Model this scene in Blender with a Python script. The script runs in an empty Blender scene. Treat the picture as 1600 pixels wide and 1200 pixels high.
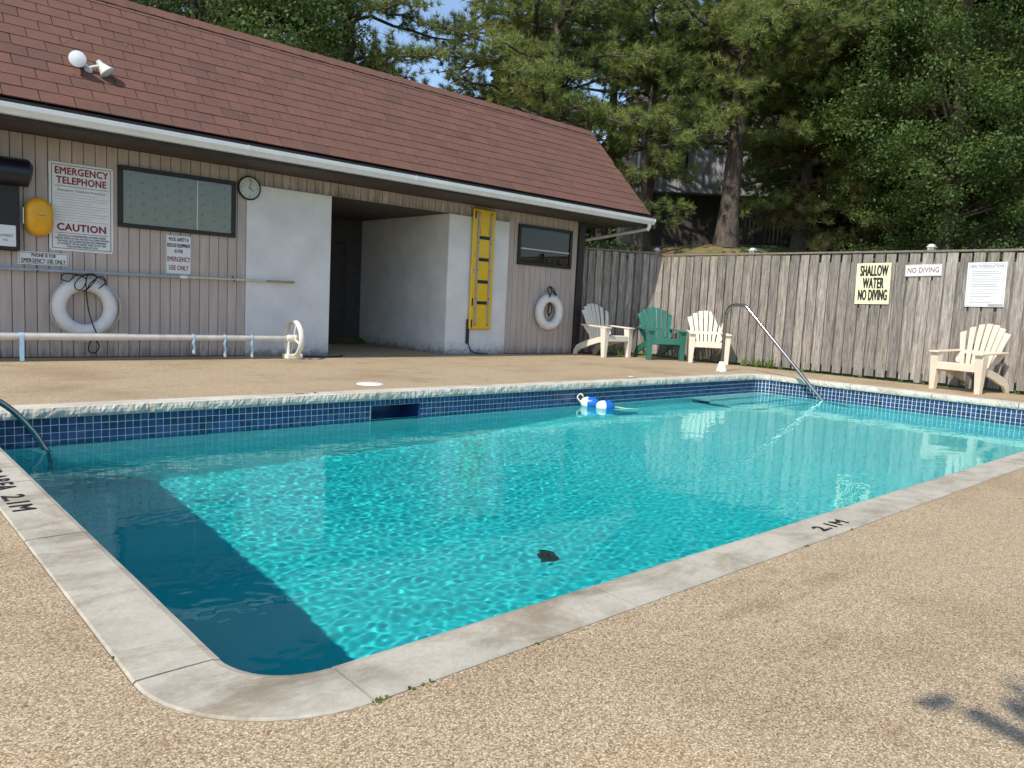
import bpy, bmesh, math, random
import numpy as np
from mathutils import Vector, Matrix
from mathutils import noise as mnoise
R_ = math.radians
random.seed(7)
rng = np.random.default_rng(11)
SC = bpy.context.scene
COL = SC.collection

# ------------------------------------------------------------------ camera
cam = bpy.data.objects.new('camera', bpy.data.cameras.new('camera'))
COL.objects.link(cam)
cam.data.sensor_width = 36.0
cam.data.lens = 26.886
cam.data.clip_end = 600
cam.data.clip_start = 0.05
cam.matrix_world = Matrix(((0.74136, 0.03277, -0.67030, 0.0),
                           (-0.66925, 0.11035, -0.73480, 0.0),
                           (0.04989, 0.99335, 0.10374, 1.0),
                           (0, 0, 0, 1)))
SC.camera = cam
# ------------------------------------------------------------------ light
LIGHT = Vector((0.88, 0.20, -1.0)).normalized()
world = bpy.data.worlds.new('World'); SC.world = world; world.use_nodes = True
wn = world.node_tree.nodes; wl = world.node_tree.links
sky = wn.new('ShaderNodeTexSky'); sky.sky_type = 'NISHITA'; sky.sun_disc = False
sky.sun_elevation = math.asin(-LIGHT.z)
sky.sun_rotation = math.atan2(-LIGHT.x, -LIGHT.y)
sky.air_density = 1.0; sky.dust_density = 0.6; sky.ozone_density = 1.2
wl.new(sky.outputs[0], wn['Background'].inputs[0])
wn['Background'].inputs[1].default_value = 0.15
sun = bpy.data.objects.new('sun', bpy.data.lights.new('sun', 'SUN')); COL.objects.link(sun)
sun.data.energy = 3.6; sun.data.angle = R_(0.55); sun.data.color = (1.0, 0.93, 0.82)
sun.rotation_euler = LIGHT.to_track_quat('-Z', 'Y').to_euler()
sun.location = (-12, -4, 14)
sun.data.cycles.is_caustics_light = True
SC.view_settings.view_transform = 'Standard'
SC.view_settings.look = 'None'
SC.view_settings.exposure = 0.45
SC.view_settings.gamma = 1.0
SC.cycles.use_denoising = True
SC.cycles.max_bounces = 10
SC.cycles.transparent_max_bounces = 12
SC.cycles.transmission_bounces = 8
SC.cycles.diffuse_bounces = 4
SC.cycles.sample_clamp_indirect = 6.0

# ------------------------------------------------------------------ helpers
def mesh_of(name, verts, faces, smooth=False):
    me = bpy.data.meshes.new(name)
    me.from_pydata([tuple(v) for v in verts], [], faces)
    if smooth:
        me.polygons.foreach_set('use_smooth', [True] * len(me.polygons))
    me.update()
    return me

def link(name, me, mat=None, parent=None, loc=None, rot=None):
    o = bpy.data.objects.new(name, me); COL.objects.link(o)
    if mat is not None and me is not None:
        if not me.materials: me.materials.append(mat)
    if parent is not None: o.parent = parent
    if loc is not None: o.location = loc
    if rot is not None: o.rotation_euler = rot
    return o

def thing(name, label, cat, loc=(0, 0, 0), rot=(0, 0, 0), group=None):
    o = bpy.data.objects.new(name, None); COL.objects.link(o)
    o.location = loc; o.rotation_euler = rot; o.empty_display_size = .1
    o['label'] = label; o['category'] = cat
    if group: o['group'] = group
    return o

def tag(o, label, cat, group=None):
    o['label'] = label; o['category'] = cat
    if group: o['group'] = group
    return o

def box(mb, x0, x1, y0, y1, z0, z1, bev=0.0):
    """append a box (bevelled when bev) to mb=(verts, faces)"""
    V, F = mb
    if bev <= 0:
        b = len(V)
        V += [(x0, y0, z0), (x1, y0, z0), (x1, y1, z0), (x0, y1, z0), (x0, y0, z1), (x1, y0, z1), (x1, y1, z1), (x0, y1, z1)]
        F += [tuple(b + i for i in f) for f in ((3, 2, 1, 0), (4, 5, 6, 7), (0, 1, 5, 4), (1, 2, 6, 5), (2, 3, 7, 6), (3, 0, 4, 7))]
    else:
        bm = bmesh.new()
        bmesh.ops.create_cube(bm, size=1.0)
        for v in bm.verts:
            v.co = Vector(((x0 + x1) / 2 + v.co.x * (x1 - x0), (y0 + y1) / 2 + v.co.y * (y1 - y0), (z0 + z1) / 2 + v.co.z * (z1 - z0)))
        bmesh.ops.bevel(bm, geom=bm.edges[:], offset=bev, segments=1, affect='EDGES', profile=.5)
        add_bm(mb, bm)

def add_bm(mb, bm):
    V, F = mb; b = len(V)
    bm.verts.index_update()
    V += [tuple(v.co) for v in bm.verts]
    F += [tuple(b + v.index for v in f.verts) for f in bm.faces]
    bm.free()

def tube(mb, pts, rad, seg=8, cap=True):
    V, F = mb
    pts = [Vector(p) for p in pts]
    n = len(pts); rads = rad if isinstance(rad, (list, tuple, np.ndarray)) else [rad] * n
    up = None; b = len(V)
    for i, p in enumerate(pts):
        t = (pts[min(i + 1, n - 1)] - pts[max(i - 1, 0)]).normalized()
        if up is None:
            up = Vector((0, 0, 1)) if abs(t.z) < .9 else Vector((1, 0, 0))
        s = t.cross(up).normalized(); up = s.cross(t).normalized()
        for k in range(seg):
            a = 2 * math.pi * k / seg
            V.append(tuple(p + (s * math.cos(a) + up * math.sin(a)) * rads[i]))
    for i in range(n - 1):
        for k in range(seg):
            k2 = (k + 1) % seg
            F.append((b + i * seg + k, b + i * seg + k2, b + (i + 1) * seg + k2, b + (i + 1) * seg + k))
    if cap:
        F.append(tuple(b + k for k in range(seg))[::-1]); F.append(tuple(b + (n - 1) * seg + k for k in range(seg)))

def lathe(mb, prof, seg=24, M=None):
    """revolve (r, h) profile round local Z, transformed by matrix M"""
    V, F = mb; b = len(V); M = M or Matrix()
    for r, h in prof:
        for k in range(seg):
            a = 2 * math.pi * k / seg
            V.append(tuple(M @ Vector((r * math.cos(a), r * math.sin(a), h))))
    for i in range(len(prof) - 1):
        for k in range(seg):
            k2 = (k + 1) % seg
            F.append((b + i * seg + k, b + i * seg + k2, b + (i + 1) * seg + k2, b + (i + 1) * seg + k))

def prism(mb, poly, axis, a0, a1):
    """extrude a 2D polygon along axis ('x','y','z')"""
    V, F = mb; b = len(V); n = len(poly)
    for a in (a0, a1):
        for p, q in poly:
            V.append({'x': (a, p, q), 'y': (p, a, q), 'z': (p, q, a)}[axis])
    F.append(tuple(b + i for i in range(n))[::-1]); F.append(tuple(b + n + i for i in range(n)))
    for i in range(n):
        j = (i + 1) % n
        F.append((b + i, b + j, b + n + j, b + n + i))

def MB(): return ([], [])
def build(name, mb, mat, parent=None, smooth=False, loc=None, rot=None):
    me = mesh_of(name, mb[0], mb[1], smooth)
    bm = bmesh.new(); bm.from_mesh(me); bmesh.ops.recalc_face_normals(bm, faces=bm.faces); bm.to_mesh(me); bm.free()
    if smooth: me.set_sharp_from_angle(angle=R_(48))
    return link(name, me, mat, parent, loc, rot)
def bx(name, mat, parent, *a, bev=0.0, **k):
    m = MB(); box(m, *a, bev=bev); return build(name, m, mat, parent, **k)

# ------------------------------------------------------------------ materials
def srgb(r, g, b):
    f = lambda c: (c / 255 / 12.92) if c / 255 <= .04045 else ((c / 255 + .055) / 1.055) ** 2.4
    return (f(r), f(g), f(b), 1)

class NT:
    def __init__(s, name):
        s.m = bpy.data.materials.new(name); s.m.use_nodes = True
        s.t = s.m.node_tree; s.n = s.t.nodes; s.l = s.t.links; s.b = s.n['Principled BSDF']
    def add(s, t, **k):
        n = s.n.new(t)
        for a, v in k.items(): setattr(n, a, v)
        return n
    def lk(s, a, b): s.l.new(a, b)
    def coords(s, kind='Object', scale=(1, 1, 1), loc=(0, 0, 0), rnd=False):
        tc = s.add('ShaderNodeTexCoord'); mp = s.add('ShaderNodeMapping')
        mp.inputs['Scale'].default_value = scale; mp.inputs['Location'].default_value = loc
        s.lk(tc.outputs[kind], mp.inputs[0])
        if rnd:
            oi = s.add('ShaderNodeObjectInfo'); ml = s.add('ShaderNodeMath', operation='MULTIPLY'); ml.inputs[1].default_value = 57.0
            s.lk(oi.outputs['Random'], ml.inputs[0]); cx = s.add('ShaderNodeCombineXYZ')
            for i in range(3): s.lk(ml.outputs[0], cx.inputs[i])
            s.lk(cx.outputs[0], mp.inputs['Location'])
        return mp.outputs[0]
    def noise(s, vec, scale, detail=4, rough=.55, dist=0):
        n = s.add('ShaderNodeTexNoise'); n.inputs['Scale'].default_value = scale; n.inputs['Detail'].default_value = detail
        n.inputs['Roughness'].default_value = rough; n.inputs['Distortion'].default_value = dist
        s.lk(vec, n.inputs['Vector']); return n.outputs['Fac']
    def ramp(s, fac, stops, interp='LINEAR'):
        r = s.add('ShaderNodeValToRGB'); r.color_ramp.interpolation = interp
        e = r.color_ramp.elements
        while len(e) < len(stops): e.new(.5)
        for i, (p, c) in enumerate(stops):
            e[i].position = p; e[i].color = c if len(c) == 4 else (*c, 1)
        s.lk(fac, r.inputs[0]); return r.outputs[0]
    def mix(s, fac, a, b, blend='MIX'):
        m = s.add('ShaderNodeMix', data_type='RGBA', blend_type=blend)
        for sock, v in ((m.inputs[0], fac), (m.inputs[6], a), (m.inputs[7], b)):
            if hasattr(v, 'is_linked'): s.lk(v, sock)
            else: sock.default_value = v
        return m.outputs[2]
    def bump(s, h, strength=.3, dist=.01, normal=None):
        b = s.add('ShaderNodeBump'); b.inputs['Strength'].default_value = strength; b.inputs['Distance'].default_value = dist
        s.lk(h, b.inputs['Height'])
        if normal: s.lk(normal, b.inputs['Normal'])
        s.lk(b.outputs[0], s.b.inputs['Normal']); return b.outputs[0]
    def col(s, v):
        if hasattr(v, 'is_linked'): s.lk(v, s.b.inputs['Base Color'])
        else: s.b.inputs['Base Color'].default_value = v
    def rough(s, v): s.b.inputs['Roughness'].default_value = v
    def math(s, op, a, b=0.0):
        m = s.add('ShaderNodeMath', operation=op)
        for sock, v in ((m.inputs[0], a), (m.inputs[1], b)):
            if hasattr(v, 'is_linked'): s.lk(v, sock)
            else: sock.default_value = v
        return m.outputs[0]

def scl(c, k): return tuple(min(1, x * k) for x in c[:3]) + (1,)

def plain(name, c, rough=.5, var=.12, scale=6, bump=0, bscale=60, metal=0, rnd=0.0):
    m = NT(name); v = m.coords()
    f = m.noise(v, scale, 5)
    col = m.ramp(f, [(.3, scl(c, 1 - var)), (.7, scl(c, 1 + var))])
    if rnd:
        oi = m.add('ShaderNodeObjectInfo')
        k = m.ramp(oi.outputs['Random'], [(0, (1 - rnd,) * 3), (1, (1 + rnd,) * 3)])
        col = m.mix(1.0, col, k, 'MULTIPLY')
    m.col(col); m.rough(rough); m.b.inputs['Metallic'].default_value = metal
    if bump: m.bump(m.noise(v, bscale, 4), bump, .005)
    return m.m

# deck: exposed aggregate bound in resin
def deck_mat():
    m = NT('exposed_aggregate'); v = m.coords()
    vo = m.add('ShaderNodeTexVoronoi'); vo.inputs['Scale'].default_value = 225; m.lk(v, vo.inputs['Vector'])
    sep = m.add('ShaderNodeSeparateColor'); m.lk(vo.outputs['Color'], sep.inputs[0])
    peb = m.ramp(sep.outputs[0], [(0, (.215, .155, .088)), (.2, (.335, .256, .158)), (.45, (.428, .336, .212)), (.75, (.525, .424, .278)), (1, (.70, .60, .45))])
    gap = m.ramp(vo.outputs['Distance'], [(.35, (1, 1, 1)), (.8, (.62, .56, .49))])
    c = m.mix(1.0, peb, gap, 'MULTIPLY')
    big = m.ramp(m.noise(v, .8, 6, .6), [(.32, (.80, .74, .68)), (.5, (1, 1, 1)), (.72, (1.08, 1.02, .95))])
    c = m.mix(1.0, c, big, 'MULTIPLY')
    st = m.ramp(m.noise(m.coords(scale=(.5, 2.2, 1)), 1.1, 7, .7), [(.56, (1, 1, 1)), (.72, (.62, .50, .38))])
    c = m.mix(.8, c, st, 'MULTIPLY')
    sp = m.ramp(m.noise(m.coords(loc=(4, 9, 0)), 2.6, 3, .5), [(.62, (1, 1, 1)), (.74, (.62, .44, .30))])
    c = m.mix(.35, c, sp, 'MULTIPLY')
    m.col(c); m.rough(.75)
    m.bump(vo.outputs['Distance'], -.45, .004)
    return m.m

def concrete_mat(name, c, stain=.5, bump=.25, fine=90):
    m = NT(name); v = m.coords()
    a = m.ramp(m.noise(v, 3.2, 8, .65), [(.3, scl(c, .72)), (.5, c), (.72, scl(c, 1.12))])
    s = m.ramp(m.noise(m.coords(scale=(1, 1.6, 1), loc=(3, 1, 2)), 2.0, 6, .7, .6), [(.46, (1, 1, 1)), (.66, (.55, .50, .43))])
    col = m.mix(stain, a, s, 'MULTIPLY')
    g = m.ramp(m.noise(v, fine, 3, .7), [(.3, (.86, .86, .86)), (.7, (1.08, 1.08, 1.08))])
    col = m.mix(.8, col, g, 'MULTIPLY')
    m.col(col); m.rough(.85); m.bump(m.noise(v, fine, 5), bump, .004)
    return m.m

def wood_mat(name, stops, rnd=.3, axis='z', dirt=None):
    m = NT(name)
    sc = {'z': (14, 14, 1.1), 'x': (1.1, 14, 14), 'y': (14, 1.1, 14)}[axis]
    v = m.coords(scale=sc, rnd=True)
    f = m.noise(v, 2.2, 8, .68, .35)
    c = m.ramp(f, stops)
    fine = m.ramp(m.noise(m.coords(scale=tuple(k * 4 for k in sc), rnd=True), 2.5, 3, .6), [(.35, (.62, .60, .58)), (.6, (1.05, 1.05, 1.05))])
    c = m.mix(.75, c, fine, 'MULTIPLY')
    oi = m.add('ShaderNodeObjectInfo')
    k = m.ramp(oi.outputs['Random'], [(0, (1 - rnd, 1 - rnd, 1 - rnd)), (.5, (1, .97, .93)), (1, (1 + rnd, 1 + rnd * .95, 1 + rnd * .85))])
    c = m.mix(1.0, c, k, 'MULTIPLY')
    kn = m.add('ShaderNodeTexVoronoi'); kn.inputs['Scale'].default_value = 2.6
    m.lk(m.coords(scale=(3.2, 3.2, .8) if axis == 'z' else (1, 3, 3), rnd=True), kn.inputs['Vector'])
    kk = m.ramp(kn.outputs['Distance'], [(.03, (.28, .24, .2)), (.10, (1, 1, 1))])
    c = m.mix(.8, c, kk, 'MULTIPLY')
    m.col(c); m.rough(.88); m.bump(f, .5, .006)
    return m.m

M = {}
M['deck'] = deck_mat()
M['coping'] = concrete_mat('coping_concrete', (.44, .405, .33), .95)
M['coping_far'] = concrete_mat('coping_stone', (.56, .53, .45), .45, .5, 45)
M['fence'] = wood_mat('weathered_fence_wood', [(.22, (.06, .052, .046)), (.40, (.185, .167, .150)), (.55, (.31, .285, .258)), (.68, (.42, .395, .365)), (.82, (.64, .62, .59))], .30)
M['fence_rail'] = wood_mat('weathered_rail_wood', [(.25, (.10, .085, .07)), (.5, (.22, .19, .16)), (.8, (.4, .36, .31))], .15, 'y')
def siding_mat():
    m = NT('painted_siding'); v = m.coords(scale=(8, 8, .8), rnd=True)
    c = m.ramp(m.noise(v, 2, 6, .6), [(.3, (.405, .335, .295)), (.7, (.515, .435, .385))])
    oi = m.add('ShaderNodeObjectInfo')
    c = m.mix(1.0, c, m.ramp(oi.outputs['Random'], [(0, (.93, .93, .93)), (1, (1.06, 1.06, 1.06))]), 'MULTIPLY')
    # mildew splashed up from the deck, with a ragged edge
    g = m.coords('Object'); sx = m.add('ShaderNodeSeparateXYZ'); m.lk(g, sx.inputs[0])
    h = m.math('ADD', sx.outputs[2], m.math('MULTIPLY', m.noise(m.coords(scale=(9, 9, 2), rnd=True), 2, 6, .75), .55))
    d = m.ramp(h, [(.24, (.25, .27, .27)), (.42, (1, 1, 1))])
    c = m.mix(.75, c, d, 'MULTIPLY')
    m.col(c); m.rough(.7); m.bump(m.noise(v, 5, 4), .2, .004); return m.m
M['siding'] = siding_mat()
def plaster_mat():
    m = NT('white_render'); v = m.coords()
    c = m.ramp(m.noise(v, 2.2, 7, .6), [(.3, (.60, .60, .595)), (.7, (.74, .735, .72))])
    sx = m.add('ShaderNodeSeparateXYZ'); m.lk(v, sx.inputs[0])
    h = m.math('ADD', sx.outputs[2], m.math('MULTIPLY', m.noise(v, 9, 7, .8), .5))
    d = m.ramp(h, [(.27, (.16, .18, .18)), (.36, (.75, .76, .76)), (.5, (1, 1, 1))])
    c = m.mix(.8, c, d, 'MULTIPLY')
    sp = m.ramp(m.noise(v, 26, 2, .5), [(.76, (1, 1, 1)), (.80, (.4, .4, .4))])
    c = m.mix(.35, c, sp, 'MULTIPLY')
    m.col(c); m.rough(.85); m.bump(m.noise(v, 40, 6), .25, .006); return m.m
M['plaster'] = plaster_mat()
def shingle_mat():
    m = NT('asphalt_shingle'); v = m.coords()
    oi = m.add('ShaderNodeObjectInfo')
    c = m.ramp(oi.outputs['Random'], [(0, (.112, .058, .043)), (.10, (.132, .065, .048)), (.5, (.146, .069, .050)), (.9, (.156, .074, .053)), (1, (.128, .065, .050))])
    c = m.mix(.55, c, m.ramp(m.noise(m.coords(rnd=True), 3, 6, .6), [(.3, (.78, .76, .76)), (.7, (1.18, 1.15, 1.12))]), 'MULTIPLY')
    gr = m.ramp(m.noise(v, 130, 2, .5), [(.3, (.62, .62, .62)), (.7, (1.3, 1.3, 1.3))])
    c = m.mix(.8, c, gr, 'MULTIPLY')
    m.col(c); m.rough(.92); m.bump(m.noise(v, 130, 3), .5, .004); return m.m
M['shingle'] = shingle_mat()
def shingle_mass():
    m = NT('asphalt_shingle_field'); v = m.coords()
    g = m.add('ShaderNodeNewGeometry')
    c = m.ramp(g.outputs['Random Per Island'], [(0, (.112, .058, .043)), (.10, (.132, .065, .048)), (.5, (.146, .069, .050)), (.9, (.156, .074, .053)), (1, (.128, .065, .050))])
    gr = m.ramp(m.noise(v, 130, 2, .5), [(.3, (.62, .62, .62)), (.7, (1.3, 1.3, 1.3))])
    c = m.mix(.8, c, gr, 'MULTIPLY')
    m.col(c); m.rough(.92); m.bump(m.noise(v, 130, 3), .5, .004); return m.m
M['shingle_mass'] = shingle_mass()
M['roofdeck'] = plain('roof_underlay', (.02, .015, .012), .9)
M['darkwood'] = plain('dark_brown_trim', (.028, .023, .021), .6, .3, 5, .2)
M['soffit'] = plain('brown_soffit', (.065, .052, .045), .7, .3, 3, .15, 30)
M['gutter'] = plain('white_gutter_aluminium', (.72, .73, .72), .4, .07, 4)
M['downpipe'] = plain('grey_downpipe', (.36, .34, .32), .5, .15, 6)
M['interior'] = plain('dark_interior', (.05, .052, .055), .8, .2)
M['black'] = plain('black_rubber', (.012, .012, .013), .55, .2)
M['navy'] = plain('navy_plastic', (.008, .010, .020), .35, .2)
M['frame'] = plain('dark_window_frame', (.007, .007, .008), .45, .2)
M['yellow'] = plain('yellow_plastic', (.74, .47, .008), .38, .06, 5)
M['phone'] = plain('amber_yellow_plastic', (.74, .36, .006), .35, .08, 9)
M['signwhite'] = plain('white_sign_board', (.72, .73, .72), .45, .05, 5)
M['signcream'] = plain('cream_sign_board', (.80, .76, .48), .5, .05, 5)
M['ink'] = plain('black_ink', (.012, .012, .014), .6, .05)
M['red'] = plain('red_ink', (.24, .018, .032), .6, .05)
M['redpale'] = plain('faded_red_ink', (.24, .11, .13), .6, .25, 30)
M['blue_ink'] = plain('blue_ink', (.03, .05, .22), .6, .05)
M['greyink'] = plain('grey_ink', (.22, .22, .25), .6, .1)
M['ring'] = plain('white_ring_vinyl', (.70, .695, .68), .45, .08, 8, .05, 40)
M['rope'] = plain('pale_rope', (.62, .58, .48), .8, .15, 60)
M['steel'] = plain('stainless_steel', (.34, .33, .315), .13, .06, 9, metal=1)
M['alu'] = plain('dull_aluminium', (.62, .60, .555), .5, .12, 7, metal=.25)
M['poleblue'] = plain('blue_grey_pole', (.30, .37, .44), .4, .12, 4)
M['polewhite'] = plain('white_pole', (.56, .50, .41), .45, .1, 4)
M['woodpole'] = plain('bare_wood_pole', (.38, .27, .17), .7, .2, 9)
M['strap'] = plain('pale_blue_strap', (.36, .55, .68), .7, .15, 30)
M['cream'] = plain('cream_plastic', (.74, .71, .62), .42, .05, 4)
M['white_plastic'] = plain('white_plastic', (.80, .80, .77), .4, .05, 6)
M['chair_white'] = plain('off_white_plastic', (.70, .655, .56), .45, .06, 4, .03, 60)
M['chair_white2'] = plain('cream_white_plastic', (.71, .64, .52), .45, .06, 4, .03, 60)
M['chair_tan'] = plain('sand_plastic', (.68, .585, .46), .45, .06, 4, .03, 60)
M['chair_green'] = plain('green_plastic', (.030, .155, .118), .42, .08, 4, .03, 60)
M['float_blue'] = plain('blue_float', (.010, .13, .50), .3, .08)
M['float_white'] = plain('white_float', (.80, .80, .78), .3, .05)
M['clockface'] = plain('clock_face', (.50, .53, .52), .35, .05)
M['grey_rail'] = plain('grey_runner', (.36, .34, .31), .5, .12)
M['bulb'] = plain('flood_lamp_glass', (.74, .75, .78), .28, .04)
M['lamp_body'] = plain('lamp_body_enamel', (.55, .56, .53), .4, .1)

def plaster_pool():
    m = NT('pool_plaster'); v = m.coords()
    c = m.ramp(m.noise(v, 1.4, 6, .6), [(.3, (.68, .75, .74)), (.7, (.79, .84, .83))])
    m.col(c); m.rough(.8); return m.m
M['pool'] = plaster_pool()
def tile_mat(island=False):
    m = NT('blue_glazed_tile_field' if island else 'blue_glazed_tile'); v = m.coords()
    src = m.add('ShaderNodeNewGeometry').outputs['Random Per Island'] if island else m.add('ShaderNodeObjectInfo').outputs['Random']
    c = m.ramp(src, [(0, (.010, .026, .075)), (.4, (.014, .042, .135)), (.75, (.022, .058, .175)), (1, (.035, .062, .13))])
    m.col(c); m.rough(.22)
    return m.m
M['tile'] = tile_mat(); M['tile_mass'] = tile_mat(True)
M['nosing'] = plain('step_nosing', (.34, .37, .36), .7, .2)
M['grate'] = plain('drain_grate', (.055, .075, .08), .6, .2)

def bark_mat():
    m = NT('pine_bark'); v = m.coords(scale=(6, 6, 1.6))
    f = m.noise(v, 2.5, 8, .7, .5)
    m.col(m.ramp(f, [(.3, (.035, .028, .023)), (.55, (.11, .085, .068)), (.8, (.23, .18, .145))])); m.rough(.95)
    m.bump(f, .9, .05); return m.m
M['bark'] = bark_mat()
def leafy(name, stops, trans=.35, scale=.55, rough=.55, fine=5.0):
    m = NT(name); v = m.coords()
    f = m.noise(v, scale, 5, .65); f2 = m.noise(v, fine, 2, .5)
    g = m.math('ADD', m.math('MULTIPLY', f, .6), m.math('MULTIPLY', f2, .4))
    c = m.ramp(g, stops); m.col(c); m.rough(rough)
    m.b.inputs['Specular IOR Level'].default_value = .25
    tr = m.add('ShaderNodeBsdfTranslucent'); m.lk(c, tr.inputs[0])
    mx = m.add('ShaderNodeMixShader'); mx.inputs[0].default_value = trans
    m.lk(m.b.outputs[0], mx.inputs[1]); m.lk(tr.outputs[0], mx.inputs[2])
    m.lk(mx.outputs[0], m.n['Material Output'].inputs[0]); return m.m
M['needles'] = leafy('pine_needles', [(.30, (.080, .112, .038)), (.45, (.165, .225, .066)), (.56, (.265, .31, .09)), (.66, (.36, .32, .12)), (.74, (.46, .25, .10))])
M['needles_dry'] = leafy('pine_needles_dry', [(.30, (.08, .095, .038)), (.45, (.17, .19, .064)), (.54, (.26, .225, .09)), (.61, (.38, .23, .10)), (.70, (.48, .25, .11))])
M['leaves'] = leafy('broad_leaves', [(.30, (.038, .066, .022)), (.45, (.080, .135, .038)), (.6, (.145, .21, .06)), (.72, (.25, .31, .095))], .4, .7, .45)
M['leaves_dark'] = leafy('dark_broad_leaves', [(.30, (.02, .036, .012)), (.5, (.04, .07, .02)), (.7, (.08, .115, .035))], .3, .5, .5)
M['weed'] = leafy('weed_leaves', [(.3, (.06, .11, .02)), (.7, (.20, .30, .06))], .3, 4)

def ground_mat():
    m = NT('hill_ground'); v = m.coords()
    f = m.noise(v, .35, 7, .65)
    c = m.ramp(f, [(.34, (.26, .13, .065)), (.43, (.20, .15, .06)), (.50, (.085, .11, .03)), (.68, (.15, .19, .05))])
    c = m.mix(.7, c, m.ramp(m.noise(v, 14, 5, .7), [(.3, (.55, .55, .5)), (.7, (1.25, 1.25, 1.2))]), 'MULTIPLY')
    m.col(c); m.rough(.95); m.bump(m.noise(v, 9, 6), .8, .08); return m.m
M['ground'] = ground_mat()
M['greysiding'] = plain('grey_house_siding', (.36, .37, .40), .7, .15, 3, rnd=.08)
M['whitesiding'] = plain('pale_house_siding', (.60, .61, .62), .7, .1, 3, rnd=.05)
M['house_roof'] = plain('far_house_roof', (.10, .08, .075), .9, .2, 4)
M['brick'] = plain('far_house_brick', (.34, .17, .12), .9, .25, 12)
M['backfence'] = plain('dark_plain_wood', (.07, .062, .058), .85, .3, 6, rnd=.2)  # one even dark tone for the garden fence and lower house wall
def glass_mat():
    m = NT('window_glass'); m.col((.9, .95, .95, 1)); m.rough(.03)
    m.b.inputs['Transmission Weight'].default_value = 0.0
    t = m.add('ShaderNodeBsdfTransparent'); t.inputs[0].default_value = (.86, .87, .84, 1)
    g = m.add('ShaderNodeBsdfGlossy'); g.inputs['Roughness'].default_value = .02
    fr = m.add('ShaderNodeFresnel'); fr.inputs[0].default_value = 1.6
    mx = m.add('ShaderNodeMixShader'); m.lk(fr.outputs[0], mx.inputs[0]); m.lk(t.outputs[0], mx.inputs[1]); m.lk(g.outputs[0], mx.inputs[2])
    m.lk(mx.outputs[0], m.n['Material Output'].inputs[0]); return m.m
M['glass'] = glass_mat()
M['curtain'] = plain('lace_curtain', (.47, .43, .365), .9, .12, 14)
M['curtain_dark'] = plain('teal_curtain', (.06, .10, .095), .9, .2, 9)
M['dot'] = plain('curtain_motif', (.17, .17, .15), .9, .1)

def water_mat():
    m = NT('pool_water')
    m.n.remove(m.b)
    g = m.add('ShaderNodeBsdfGlass'); g.inputs['IOR'].default_value = 1.333; g.inputs['Roughness'].default_value = 0.0
    m.lk(g.outputs[0], m.n['Material Output'].inputs['Surface'])
    return m.m
def water_body_mat():
    m = NT('water_tint'); m.n.remove(m.b)
    a = m.add('ShaderNodeVolumeAbsorption'); a.inputs['Color'].default_value = (.02, .908, .922, 1); a.inputs['Density'].default_value = 1.36
    m.lk(a.outputs[0], m.n['Material Output'].inputs['Volume'])
    return m.m
M['water_body'] = water_body_mat()
M['water'] = water_mat()

def text(body, size, mat, parent, loc, rot, sx=1.0, align='CENTER', name='lettering', line=1.0, bold=0.0, fit=None):
    """flat printed lettering; fit = printed width, bold = stroke thickening"""
    cu = bpy.data.curves.new(name, 'FONT'); cu.body = body; cu.size = size; cu.align_x = align; cu.align_y = 'CENTER'
    cu.space_line = line; cu.space_character = 1.07; cu.resolution_u = 3; cu.fill_mode = 'FRONT'
    t = bpy.data.objects.new('tmp', cu)
    me = bpy.data.meshes.new_from_object(t); bpy.data.objects.remove(t); bpy.data.curves.remove(cu)
    n = len(me.vertices); co = np.empty(n * 3); me.vertices.foreach_get('co', co); co = co.reshape(-1, 3)
    if fit: sx = fit / (co[:, 0].max() - co[:, 0].min())
    co[:, 0] *= sx
    F = [tuple(p.vertices) for p in me.polygons]; V = co.tolist(); bpy.data.meshes.remove(me)
    if bold:
        VV, FF = [], []
        for k, (ox, oy) in enumerate(((0, 0), (-bold, 0), (bold, 0), (0, -bold), (0, bold), (-bold * .7, bold * .7), (bold * .7, -bold * .7))):
            b0 = len(VV); VV += [(x + ox, y + oy, z + k * .00012) for x, y, z in V]; FF += [tuple(b0 + i for i in f) for f in F]
        V, F = VV, FF
    me = mesh_of(name, V, F); me.materials.append(mat)
    o = bpy.data.objects.new(name, me); COL.objects.link(o)
    o.location = loc; o.rotation_euler = rot
    if parent: o.parent = parent
    return o
WALLROT = (R_(90), 0, 0)
FENCEROT = (R_(90), 0, R_(-90))

# ================================================================== SETTING
PX0, PX1, PY0, PY1 = 0.755, 12.10, 1.735, 6.90      # pool wall faces
ZW = -0.29
RAD = 0.24
def outline(off=0.0, rad=RAD, step=.06, n_arc=10):
    """counter-clockwise rounded rectangle, off>0 grows it"""
    x0, x1, y0, y1 = PX0 - off, PX1 + off, PY0 - off, PY1 + off
    r = max(rad + off, .01); P = []
    def line(a, b):
        n = max(1, int(math.hypot(b[0] - a[0], b[1] - a[1]) / step))
        for i in range(n): t = i / n; P.append((a[0] + (b[0] - a[0]) * t, a[1] + (b[1] - a[1]) * t))
    def arc(cx, cy, a0):
        for i in range(n_arc): a = R_(a0 + 90 * i / n_arc); P.append((cx + r * math.cos(a), cy + r * math.sin(a)))
    line((x0 + r, y0), (x1 - r, y0)); arc(x1 - r, y0 + r, -90)
    line((x1, y0 + r), (x1, y1 - r)); arc(x1 - r, y1 - r, 0)
    line((x1 - r, y1), (x0 + r, y1)); arc(x0 + r, y1 - r, 90)
    line((x0, y1 - r), (x0, y0 + r)); arc(x0 + r, y0 + r, 180)
    return P

COPW = 0.195
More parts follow.
